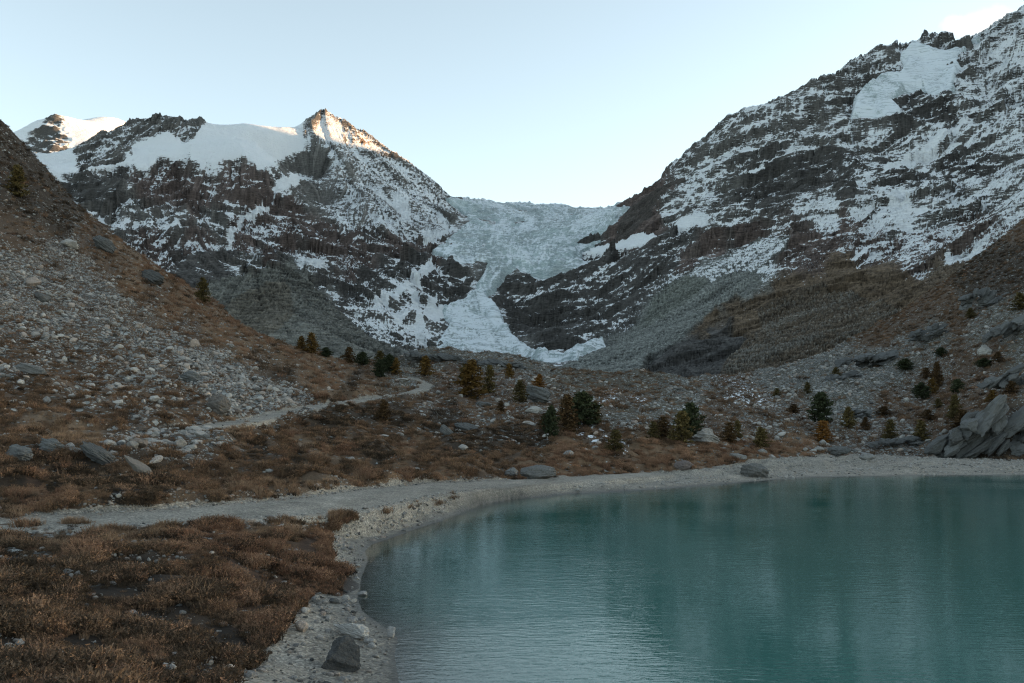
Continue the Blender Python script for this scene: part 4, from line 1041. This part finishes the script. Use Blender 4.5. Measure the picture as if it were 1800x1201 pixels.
def tuft_mesh(name, seed, mat, n, h, spread, w, lean, twigs=False):
    r = np.random.default_rng(seed)
    V = []; Fc = []; T = []
    for i in range(n):
        a = r.uniform(0, 6.283); rad = spread * r.random() ** .6
        bx, by = rad * math.cos(a), rad * math.sin(a)
        ln = h * r.uniform(.45, 1.15) * (1 - .45 * rad / spread); ld = a + r.normal() * .9; le = lean * r.uniform(.3, 1.4)
        tx, ty, tz = bx + math.cos(ld) * le * ln, by + math.sin(ld) * le * ln, ln * (1 - .22 * le)
        mx_, my_, mz_ = (bx + tx) / 2 - math.cos(ld) * le * ln * .12, (by + ty) / 2 - math.sin(ld) * le * ln * .12, tz * .58
        pd = r.uniform(0, 6.283); px_, py_ = math.cos(pd) * w, math.sin(pd) * w
        k = len(V)
        V += [(bx - px_, by - py_, -.03), (bx + px_, by + py_, -.03), (mx_ + px_ * .9, my_ + py_ * .9, mz_), (mx_ - px_ * .9, my_ - py_ * .9, mz_), (tx, ty, tz)]
        Fc += [(k, k + 1, k + 2), (k, k + 2, k + 3), (k + 3, k + 2, k + 4)]; T += [0, 0, .45, .45, 1]
        if twigs:
            for q in range(4):                                      # small leaves along the twig
                u = r.uniform(.35, 1.0); lx_, ly_, lz_ = bx + (tx - bx) * u, by + (ty - by) * u, tz * u
                d = r.normal(size=3) * w * 2.6; e = r.normal(size=3) * w * 2.2; k = len(V)
                V += [(lx_, ly_, lz_), (lx_ + d[0], ly_ + d[1], lz_ + abs(d[2])), (lx_ + e[0], ly_ + e[1], lz_ + e[2])]; Fc += [(k, k + 1, k + 2)]; T += [.5, 1, .7]
    o = mesh_from(name, np.array(V), np.array(Fc), mat, False, {'tip': np.array(T)})
    return o.data
kinds = []
for i in range(3): kinds.append(tuft_mesh('tuft', 10 + i, PL_H, 46, .42, .34, .012, .7, True))      # 0-2 brown heath
for i in range(3): kinds.append(tuft_mesh('tuft', 20 + i, PL_D, 46, .36, .36, .013, .8, True))      # 3-5 dark heath
for i in range(3): kinds.append(tuft_mesh('tuft', 30 + i, PL_T, 70, .46, .26, .007, .55))           # 6-8 tan grass
for i in range(3): kinds.append(tuft_mesh('tuft', 40 + i, PL_R, 50, .46, .36, .011, .6, True))      # 9-11 russet heath
lum = g_col.sum(-1); red = g_col[..., 0] / (g_col[..., 1] + 1e-6)
cls = np.where(lum > .34, 6, np.where(lum < .165, 3, np.where(red > 1.51, 9, 0)))
tr = np.random.default_rng(33)
TP = []
def tufts(weight, n, s0, s1):
    x, y, zz, R_, C_ = pick(weight, n, tr)
    k = cls[R_, C_]; alt = tr.random(n); near_ = (nD[R_, C_] < 62) & (npy[R_, C_] > 945); k = np.where(near_ & (tr.random(n) < .42), 3, k); k = np.where(alt < .30, tr.choice([0, 3, 3, 6, 9], n), k)
    sz_ = tr.uniform(s0, s1, n) * (.55 + .95 * sstep(-.35, .5, fbm(x / 3.1, y / 3.1, 3, .5, 2.4)))
    TP.append(np.stack([x, y, zz, sz_, k + tr.integers(0, 3, n)], -1))
clump = np.clip(.04 + 1.8 * sstep(-.25, .35, fbm(nx / 2.2, ny / 2.2, 3, .5, 7.1)), 0, 2)
tufts(plants * clump * (lake_sd < -1) * (nD < 75) / np.clip(nD / 30, .8, 3), 15500, .38, 1.15)
tufts(plants * clump * (nD >= 70) * (nD < 190) / np.clip(nD / 90, .8, 3), 24000, .7, 1.5)
tufts(plants * (nD >= 180), 16000, 1.2, 2.6)
tufts(((np.abs(b_sd + 2) < 5) & (npx < 620) & (npy > 905)) * 1.0 * (lake_sd < -1), 1500, .5, 1.1)
TP = np.concatenate(TP); n = len(TP)
sz = TP[:, 3:4] * np.array([[1, 1, 1]]) * tr.uniform(.8, 1.2, (n, 3))
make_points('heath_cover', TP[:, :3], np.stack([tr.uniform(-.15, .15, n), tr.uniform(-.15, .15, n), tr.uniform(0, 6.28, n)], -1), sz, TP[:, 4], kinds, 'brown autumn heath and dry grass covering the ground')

# ------------------------------------------------------------------ boulders and outcrops one can point to
def boulder(px, py, wpx, hpx, label, mat=None, seed=1, rotz=0.0, tiltxy=(0, 0), depth=.8, strata=.0, cat='boulder', name='boulder', cuts=8, round_=.25, sink=.16, sub=4):
    """a rock whose foot meets the ground at (px, py) and that looks wpx by hpx photo pixels large"""
    x, y, zz, D = hit(px, py)
    k = D / F
    me = rock_mesh(name, seed, sub, cuts, round_, (1, 1, 1), mat or BOULD_M, strata)
    v = np.empty(len(me.vertices) * 3, np.float32); me.vertices.foreach_get('co', v); v = v.reshape(-1, 3)
    cx, cy, cz = math.cos(tiltxy[0]), math.cos(tiltxy[1]), 0
    v -= (v.max(0) + v.min(0)) / 2
    v /= (v.max(0) - v.min(0))
    v *= np.array([wpx * k, wpx * k * depth, hpx * k * (1 + sink)])
    a, b = tiltxy
    Ry = np.array([[math.cos(b), 0, math.sin(b)], [0, 1, 0], [-math.sin(b), 0, math.cos(b)]]); Rx = np.array([[1, 0, 0], [0, math.cos(a), -math.sin(a)], [0, math.sin(a), math.cos(a)]])
    v = v @ Ry.T @ Rx.T
    v[:, 2] += -v[:, 2].min() - sink * hpx * k
    me.vertices.foreach_set('co', np.ascontiguousarray(v, np.float32).ravel()); me.update()
    o = bpy.data.objects.new(name, me); o.location = (x, y + wpx * k * depth * .3, zz); o.rotation_euler = (0, 0, rotz)
    return put(o, label, cat)
SLAB_M = rock_material('bedrock_grey', .045, .155, .5, (.97, 1, .99), 1.2, 0.0)
boulder(601, 1180, 66, 60, 'dark angular boulder on the sand at the near shore', STONE_D, 301, .3, (0, .35), .7, .25, cuts=10, round_=.08)
boulder(617, 1122, 68, 24, 'long flat pale slab on the sand behind the dark boulder', STONE_M, 302, -.15, (0, .18), .5, .2, cuts=9)
boulder(528, 1113, 23, 19, 'round white stone at the edge of the shore heath', STONE_M, 303, .2, cat='stone', cuts=3, round_=.6)
boulder(687, 1121, 15, 19, 'upright pale stone standing at the waterline', STONE_M, 304, .2, cat='stone', cuts=6)
boulder(637, 1049, 17, 8, 'flat stone lying half in the water at the shore', STONE_M, 305, 0, cat='stone')
boulder(586, 1061, 19, 9, 'brown flat stone above a pale one on the shore sand', STONE_D, 306, 0, cat='stone')
boulder(650, 1133, 22, 10, 'low pale stone on the sand beside the long slab', STONE_M, 307, 0, cat='stone')
boulder(555, 1060, 16, 12, 'white cobble topping the stone cluster on the near shore', STONE_M, 308, 0, cat='stone', cuts=3, round_=.6)
boulder(537, 1080, 17, 11, 'smooth pale cobble just above the round white stone', STONE_M, 309, .6, cat='stone', cuts=3, round_=.6)
boulder(567, 1085, 11, 9, 'small bright cobble on bare sand by the cobble cluster', STONE_M, 310, .6, cat='stone', cuts=3, round_=.6)
boulder(419, 1186, 24, 14, 'pale rounded stone at the lower edge of the heath', STONE_M, 311, .6, cat='stone')
boulder(404, 1192, 22, 12, 'tilted pale stone beside the rounded one at the heath edge', STONE_M, 312, .9, cat='stone')
boulder(302, 1184, 14, 12, 'right one of two pale stones side by side in the heath', STONE_M, 313, .9, cat='stone')
boulder(290, 1183, 13, 10, 'left one of two pale stones side by side in the heath', STONE_M, 314, .2, cat='stone')
boulder(12, 1168, 22, 18, 'pinkish stone in the heath at the left edge', STONE_M, 315, .2, cat='stone')
boulder(945, 842, 66, 24, 'large grey whaleback boulder beside the road', BOULD_M, 316, 0, (0, -.06), .55, .12, cuts=7, round_=.35)
boulder(902, 841, 30, 15, 'smaller grey boulder leaning on the whaleback boulder', BOULD_M, 317, .3, (0, .1), .7, .1)
boulder(1331, 840, 54, 27, 'dark layered boulder on the far shore gravel', BOULD_M, 318, 0, (0, .15), .7, .25)
boulder(1299, 813, 33, 11, 'flat grey boulder in the grass above the layered boulder', BOULD_M, 319, 0, (0, .12), .7, .1)
boulder(1204, 830, 38, 17, 'rounded reddish grey boulder at the edge of the far meadow', rock_material('boulder_reddish', .06, .14, .3, (1.1, .92, .86)), 320, 0, (0, 0), .7, 0, cuts=4, round_=.5)
boulder(998, 806, 20, 12, 'single round grey boulder in the orange meadow', BOULD_M, 321, 0, (0, 0), .8, 0, cuts=4, round_=.5)
boulder(240, 838, 62, 19, 'smooth pale slab leaning steeply on the bank above the road', rock_material('slab_pale', .10, .20, .15, (1, 1, .96)), 322, .15, (0, .68), .5, .0, cuts=10, round_=.1)
boulder(168, 818, 66, 24, 'layered grey outcrop left of the leaning pale slab', SLAB_M, 323, .1, (0, .5), .5, .35, 'outcrop', 'rock_outcrop', cuts=9)
boulder(88, 800, 52, 26, 'dark grey outcrop on the bank top, second from the left edge', SLAB_M, 324, 0, (0, .2), .6, .3, 'outcrop', 'rock_outcrop')
boulder(30, 810, 48, 26, 'blocky grey outcrop at the left edge above the road', SLAB_M, 325, 0, (0, .15), .6, .3, 'outcrop', 'rock_outcrop')
boulder(130, 802, 30, 14, 'flat pale stone wedged between the outcrops on the bank', STONE_M, 326, 0, (0, .2), .6, .1)
boulder(240, 788, 38, 16, 'grey boulder in the stone patch above the leaning slab', BOULD_M, 327, 0, (0, .1), .6, .1)
boulder(382, 728, 44, 36, 'big dark boulder at the foot of the scree slope', STONE_D, 328, .2, (0, .2), .7, .3, cuts=9)
boulder(52, 664, 60, 16, 'long tilted slab in the scree near the left edge', BOULD_M, 329, 0, (0, .22), .5, .1)
boulder(55, 507, 28, 18, 'largest pale block high in the scree at the left', STONE_M, 330, .2)
boulder(340, 612, 20, 14, 'bright isolated block at the right side of the scree', STONE_M, 331, .2)
boulder(118, 440, 32, 14, 'flat pale block at the upper rim of the scree', STONE_M, 332, 0, (0, .2))
boulder(70, 530, 30, 16, 'dark block in the middle of the left scree', STONE_D, 333, 0, (0, .3))
boulder(330, 672, 42, 20, 'dark low outcrop in the lower scree', SLAB_M, 334, 0, (0, .15), .6, .3, 'outcrop', 'rock_outcrop')
boulder(330, 500, 44, 22, 'dark rock rib on the crest of the left slope', SLAB_M, 335, 0, (0, .45), .6, .3, 'outcrop', 'rock_outcrop')
boulder(265, 500, 44, 24, 'shadowed rock bulge in the brown upper slope', SLAB_M, 336, 0, (0, .35), .6, .3, 'outcrop', 'rock_outcrop')
boulder(180, 445, 46, 20, 'slanting rock rib below the crest at upper left', SLAB_M, 337, 0, (0, .55), .5, .3, 'outcrop', 'rock_outcrop')
boulder(615, 812, 17, 8, 'pale flat stone alone in the meadow left of the whaleback boulder', STONE_M, 338, 0, cat='stone')
boulder(474, 832, 15, 7, 'pale flat stone in the straw grass above the road', STONE_M, 339, 0, cat='stone')
boulder(731, 829, 14, 6, 'pale stone in the meadow just above the road bend', STONE_M, 340, 0, cat='stone')
boulder(673, 771, 18, 6, 'pale flat stone below the dark shrub larch', STONE_M, 341, 0, cat='stone')
boulder(702, 767, 14, 6, 'small pale stone right of the flat one below the path', STONE_M, 342, 0, cat='stone')
boulder(708, 672, 14, 6, 'white stone beside the bend of the footpath', STONE_M, 343, 0, cat='stone')
boulder(818, 760, 46, 17, 'greenish grey slab in the middle of the meadow', SLAB_M, 344, 0, (0, .12), .6, .15)
boulder(786, 766, 26, 14, 'tilted slab left of the greenish meadow slab', SLAB_M, 345, 0, (0, .5), .5, .15)
boulder(852, 716, 30, 9, 'flat grey slab above the greenish meadow slab', SLAB_M, 346, 0, (0, .1), .6, .1)
boulder(945, 712, 46, 26, 'dark broken outcrop left of the larch group', SLAB_M, 347, 0, (0, .2), .7, .3, 'outcrop', 'rock_outcrop')
boulder(940, 730, 34, 14, 'pale broken blocks below the dark outcrop', STONE_M, 348, 0, (0, .1), .7, .3)
boulder(928, 750, 18, 8, 'pale boulder beside the slim dark larch', STONE_M, 349)
boulder(1245, 780, 46, 26, 'pale heap of rock right of the two dark larches', STONE_M, 350, 0, (0, .1), .7, .4, 'outcrop', 'rock_outcrop', cuts=12)
boulder(1222, 777, 14, 10, 'small pale boulder at the left foot of the rock heap', STONE_M, 351)
boulder(1296, 777, 11, 8, 'small round boulder below the pair of brown larches', STONE_M, 352)
boulder(1480, 800, 46, 16, 'low pale outcrop at the edge of the far gravel flat', SLAB_M, 353, 0, (0, .1), .7, .3, 'outcrop', 'rock_outcrop')
boulder(1525, 812, 30, 14, 'grey block at the near rim of the far gravel flat', BOULD_M, 354)
boulder(1440, 796, 16, 9, 'pale boulder below the bright orange larch', STONE_M, 355)
# big bedrock slabs on the right flank
RIBS = [rock_mesh('rib', 400 + i, 3, 16, .06, (1, 1, 1), SLAB_M, .22) for i in range(7)]
def rib_slab(px, py, w, h, tl, n, label, seed, thick=.28, spread=1.0):
    """bedrock face, w by h photo pixels, made of parallel slanting ribs that overlap"""
    x, y, zz, D = hit(px, py); k = D / F; r = np.random.default_rng(seed)
    e = bpy.data.objects.new('rock_outcrop', None); e.location = (x, y, zz); e.empty_display_size = 1; put(e, label, 'outcrop')
    n = int(n * 2.4)
    for i in range(n):
        u = (i + r.random()) / n; g_ = r.uniform(-.5, .5)
        top = h * (.30 + .70 * math.sin(3.14 * min(1, max(0, u * .85 + .12))))
        full = top / max(math.sin(abs(tl)), .35); ln = full * r.uniform(.30, .62); th = h * thick * r.uniform(.45, 1.1)
        al = g_ * full * .75                                     # place along the rib
        o = bpy.data.objects.new('rib', RIBS[int(r.integers(0, 7))])
        o.scale = (ln * k * .5, w * k * r.uniform(.08, .17), th * k * .6)
        o.rotation_euler = (r.uniform(-.1, .4), -tl + r.normal() * .12, r.normal() * .3)
        o.location = ((w * (u - .5) * spread + al * math.cos(tl)) * k, w * k * (.06 + .26 * r.random()) + .12 * w * k * u + abs(g_) * 0, max(.12 * h, top * .40 + al * math.sin(tl)) * k); put(o, parent=e)
rib_slab(1760, 806, 150, 118, .72, 17, 'large slanting bedrock face of parallel ribs at the right edge', 1, .22)
rib_slab(1697, 800, 46, 30, .55, 7, 'pale cracked bedrock at the foot of the large right face', 2)
rib_slab(1785, 685, 80, 44, .55, 9, 'bedrock shoulder above the large right face', 3)
rib_slab(1790, 600, 80, 46, .60, 9, 'grey bedrock dome on the right slope at the picture edge', 4)
rib_slab(1555, 645, 130, 30, .30, 11, 'broad grey bedrock step on the right slope', 5, .35)
rib_slab(1495, 672, 70, 20, .28, 8, 'grey bedrock hump below the broad step', 6, .4)
rib_slab(1500, 738, 80, 18, .35, 8, 'low grey rock ridge between the dark pine and the olive larch', 7, .4)
rib_slab(1590, 786, 90, 22, .25, 9, 'pale bedrock hump among the small larches at the far shore', 8, .4)
rib_slab(770, 642, 90, 28, -.25, 9, 'dark rounded bedrock knoll in front of the ice fan', 9, .4)
rib_slab(870, 650, 100, 24, -.2, 9, 'long dark bedrock knoll right below the ice fan', 10, .4)
rib_slab(595, 624, 66, 26, -.35, 8, 'dark rocky knoll in front of the moraine ridge', 11, .4)
rib_slab(1650, 600, 90, 34, .5, 9, 'dark bedrock rib halfway up the right slope', 12, .3)
rib_slab(1740, 540, 90, 40, .6, 9, 'shadowed rock band on the upper right slope', 13, .3)
boulder(1733, 625, 26, 20, 'isolated pale block on the right slope', STONE_M, 368, 0, (0, -.2))

# ------------------------------------------------------------------ trees
def leaf_material(name, c0, c1, c2):
    t = NT(name)
    rnd = t.n('ShaderNodeObjectInfo').outputs['Random']; tip = t.attr('tip').outputs['Fac']
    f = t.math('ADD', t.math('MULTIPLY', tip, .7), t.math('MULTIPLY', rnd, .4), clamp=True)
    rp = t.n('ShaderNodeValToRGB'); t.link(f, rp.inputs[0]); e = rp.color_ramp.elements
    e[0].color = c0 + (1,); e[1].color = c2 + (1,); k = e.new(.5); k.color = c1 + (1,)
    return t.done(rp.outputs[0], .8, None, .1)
BARK = NT('bark').done((.030, .022, .017), .9)
LEAF = {'gold': leaf_material('larch_gold', (.050, .030, .010), (.105, .062, .018), (.165, .100, .030)),
        'olive': leaf_material('larch_olive', (.038, .032, .014), (.078, .062, .025), (.125, .094, .036)),
        'dark': leaf_material('pine_dark', (.016, .021, .012), (.032, .040, .020), (.058, .066, .032)),
        'brown': leaf_material('larch_brown', (.034, .022, .011), (.068, .042, .020), (.105, .066, .030)),
        'orange': leaf_material('larch_orange', (.085, .038, .010), (.17, .078, .020), (.25, .125, .036))}
def tree_meshes(kind, var, seed):
    """unit-height tree: tapered trunk with limbs, crown of needle sprays hung along the limbs"""
    r = np.random.default_rng(seed)
    TV, TF = [], []
    def tube(p0, p1, r0, r1, n=6):
        p0, p1 = np.array(p0), np.array(p1); d = p1 - p0; d = d / (np.linalg.norm(d) + 1e-9)
        a = np.cross(d, (0.3, .2, 1) if abs(d[2]) < .9 else (1, 0, 0)); a /= np.linalg.norm(a); b = np.cross(d, a); k = len(TV)
        for p, rr in ((p0, r0), (p1, r1)):
            for i in range(n): TV.append(p + rr * (math.cos(6.283 * i / n) * a + math.sin(6.283 * i / n) * b))
        for i in range(n): TF.append((k + i, k + (i + 1) % n, k + n + (i + 1) % n, k + n + i))
    bend = r.normal(size=2) * .03
    def axis(t_): return np.array([bend[0] * math.sin(3 * t_), bend[1] * math.sin(2.4 * t_), t_])
    for i in range(6): tube(axis(i / 6) - (np.array([0, 0, .02]) if i == 0 else 0), axis((i + 1) / 6), .030 * (1 - i / 6.6), .030 * (1 - (i + 1) / 6.6))
    pine = kind == 'dark'
    CV, CF, CT = [], [], []
    nb = 70 if pine else 62
    for j in range(nb):
        u = (j + r.random()) / nb
        h = .07 + .90 * u ** .92
        prof = (1 - h) ** .75 * min(1, .45 + h * 2.4) if not pine else (1 - h ** 2.2) * min(1, .5 + 2.2 * h)
        L = (.40 if pine else .36) * prof * r.uniform(.55, 1.2) + .025
        az = j * 2.399 + r.normal() * .5
        up = r.uniform(-.12, .25) if not pine else r.uniform(.05, .5)
        p0 = axis(h); d = np.array([math.cos(az), math.sin(az), up]); p1 = p0 + d * L
        tube(p0, p1, .008 * (1 - h) + .002, .0015, 3)
        m = int((44 if pine else 40) * (.4 + 2.4 * L))
        for q in range(m):
            s_ = r.random() ** .65; c = p0 + d * L * s_ + r.normal(size=3) * np.array([.028, .028, .020]) * (1.3 if pine else 1) + np.array([0, 0, -.012 * s_])
            sz = r.uniform(.016, .034) * (1.15 if pine else 1)
            a = r.normal(size=3); a /= np.linalg.norm(a); b = r.normal(size=3); b = b - a * (a @ b); b /= np.linalg.norm(b)
            k = len(CV); CV.extend([c - a * sz, c + b * sz * .75, c + a * sz * 1.2, c - b * sz * .75]); CF.append((k, k + 1, k + 2, k + 3))
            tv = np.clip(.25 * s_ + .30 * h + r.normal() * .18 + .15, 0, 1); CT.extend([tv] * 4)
    tm = mesh_from('trunk', np.array(TV), np.array(TF), BARK, True).data
    cm = mesh_from('crown', np.array(CV), np.array(CF), LEAF[kind], False, {'tip': np.array(CT)}).data
    return tm, cm
TREE = {k: [tree_meshes(k, v, 50 + 7 * v + 3 * i) for v in range(3)] for i, k in enumerate(LEAF)}
tree_n = 0
def tree(px, py, h, w, kind, label, cat='larch tree'):
    global tree_n
    x, y, zz, D = hit(px, py)
    hm, wm = h * 1.02 * D / F, w * 1.04 * D / F
    e = bpy.data.objects.new('pine_tree' if kind == 'dark' else 'larch_tree', None); e.empty_display_size = .5
    e.location = (x, y, zz - .05 * hm); e.rotation_euler = (0, 0, tree_n * 2.1)
    sx = wm / .50
    put(e, label, 'tree', 'trees of the valley floor')
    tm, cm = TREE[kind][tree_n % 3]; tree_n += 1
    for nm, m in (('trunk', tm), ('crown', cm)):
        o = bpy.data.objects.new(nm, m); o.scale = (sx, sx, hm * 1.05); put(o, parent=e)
TREES = [
 (30, 348, 56, 34, 'olive', 'yellowish shrubby larch high on the left slope at the picture edge'),
 (357, 534, 44, 24, 'olive', 'lone olive larch on the crest of the left slope'),
 (475, 592, 24, 13, 'olive', 'small dark larch on the slope crest before the moraine ridge'),
 (530, 618, 26, 18, 'gold', 'left one of two golden larches before the moraine ridge'),
 (547, 624, 38, 24, 'gold', 'right and taller of two golden larches before the moraine ridge'),
 (572, 630, 16, 14, 'dark', 'tiny dark pine left of the rocky knoll'),
 (615, 640, 30, 24, 'brown', 'brownish larch on the rocky knoll under the moraine ridge'),
 (641, 643, 22, 18, 'dark', 'small dark pine right of the rocky knoll'),
 (668, 645, 28, 22, 'olive', 'olive larch behind the slim dark pine near the path bend'),
 (667, 667, 31, 16, 'dark', 'slim dark green pine left of the path bend'),
 (686, 658, 32, 22, 'dark', 'dark pine merging with a golden larch by the path bend'),
 (698, 660, 28, 16, 'gold', 'golden larch merging with a dark pine by the path bend'),
 (747, 665, 35, 25, 'gold', 'golden larch standing right at the bend of the footpath'),
 (816, 675, 34, 24, 'olive', 'olive larch behind the biggest golden larch'),
 (829, 703, 66, 46, 'gold', 'biggest golden larch in front of the dark knolls'),
 (859, 692, 49, 22, 'olive', 'slender olive larch right of the biggest golden larch'),
 (894, 666, 26, 17, 'gold', 'small golden larch below the long bedrock knoll'),
 (915, 708, 38, 26, 'olive', 'dark olive larch left of the broken outcrop'),
 (948, 684, 23, 20, 'orange', 'little orange larch above the dark broken outcrop'),
 (971, 769, 54, 19, 'dark', 'slim dark pine at the left of the big tree group'),
 (955, 757, 27, 22, 'brown', 'low brown shrub larch left of the slim dark pine'),
 (1000, 758, 64, 38, 'brown', 'tall brown larch in the middle of the big tree group'),
 (1027, 751, 57, 42, 'dark', 'broad dark pine at the right of the big tree group'),
 (1046, 748, 40, 22, 'olive', 'olive larch at the right end of the big tree group'),
 (1080, 797, 39, 30, 'olive', 'low olive larch among snow flecks in the meadow'),
 (1148, 772, 30, 22, 'olive', 'small olive larch left of the brown and dark clump'),
 (1162, 773, 38, 34, 'brown', 'brown bushy larch left of the two dark larches'),
 (1199, 780, 56, 38, 'olive', 'front one of two dark larches by the rock heap'),
 (1217, 768, 58, 32, 'dark', 'taller dark pine right behind the front larch by the rock heap'),
 (1280, 778, 35, 28, 'brown', 'left one of a pair of brown larches right of the rock heap'),
 (1297, 776, 37, 18, 'olive', 'slim right one of the pair of larches right of the rock heap'),
 (1338, 790, 37, 28, 'olive', 'bushy olive larch above the layered shore boulder'),
 (1393, 727, 16, 22, 'brown', 'low brown bush on the little ridge at mid right'),
 (1445, 745, 52, 30, 'dark', 'tall dark pine behind the bright orange larch'),
 (1448, 780, 39, 33, 'orange', 'bright orange larch near the far shore'),
 (1490, 753, 37, 24, 'olive', 'olive larch right of the tall dark pine'),
 (1523, 757, 23, 16, 'brown', 'little brown larch right of the olive larch'),
 (1420, 694, 20, 15, 'olive', 'small olive larch in the rubble left of centre right'),
 (1468, 668, 20, 16, 'olive', 'small dark larch high in the grey rubble'),
 (1564, 776, 38, 24, 'olive', 'left one of two cone shaped larches on the pale hump'),
 (1617, 778, 37, 26, 'olive', 'right one of two cone shaped larches on the pale hump'),
 (1551, 733, 16, 26, 'brown', 'low brown bush on the ridge above the cone shaped larches'),
 (1632, 743, 18, 26, 'brown', 'flat brown bush above the right cone shaped larch'),
 (1592, 653, 20, 20, 'dark', 'dark rounded pine under the broad bedrock step'),
 (1626, 668, 20, 17, 'brown', 'brown larch left of the tall brown larch on the right slope'),
 (1648, 680, 44, 22, 'brown', 'tall brown larch on the right slope'),
 (1640, 694, 28, 20, 'gold', 'golden brown larch in front of the tall brown larch'),
 (1622, 704, 28, 20, 'dark', 'dark pine left of the golden brown larch on the right slope'),
 (1685, 691, 24, 17, 'dark', 'small dark pine alone right of the tall brown larch'),
 (1655, 633, 16, 15, 'dark', 'tiny dark pine high on the right slope'),
 (1730, 648, 16, 20, 'dark', 'dark bush below the isolated pale block'),
 (1678, 738, 44, 22, 'olive', 'dark slender larch left of the shrubby golden larch'),
 (1693, 753, 32, 36, 'brown', 'shrubby golden brown larch at the foot of the right slab'),
 (1650, 720, 16, 14, 'olive', 'tiny olive larch left of the dark slender larch'),
 (1745, 708, 22, 20, 'gold', 'small golden larch on top of the large right slab'),
 (1777, 698, 24, 26, 'brown', 'brown bushy larch at the upper end of the large right slab'),
 (1700, 802, 32, 30, 'olive', 'golden olive larch at the lower end of the large right slab'),
 (1755, 640, 18, 18, 'brown', 'little brown larch beside the bedrock shoulder'),
 (675, 745, 40, 26, 'brown', 'thin brown larch below the footpath in the dark meadow'),
 (880, 728, 22, 16, 'brown', 'little brown larch in the stony middle of the meadow'),
 (1365, 700, 16, 14, 'olive', 'tiny olive larch in the rubble at mid right'),
 (1790, 545, 30, 26, 'olive', 'olive larch high on the right slope at the picture edge'),
 (1705, 560, 18, 16, 'olive', 'small larch halfway up the right slope'),
]
for q in TREES: tree(*q)
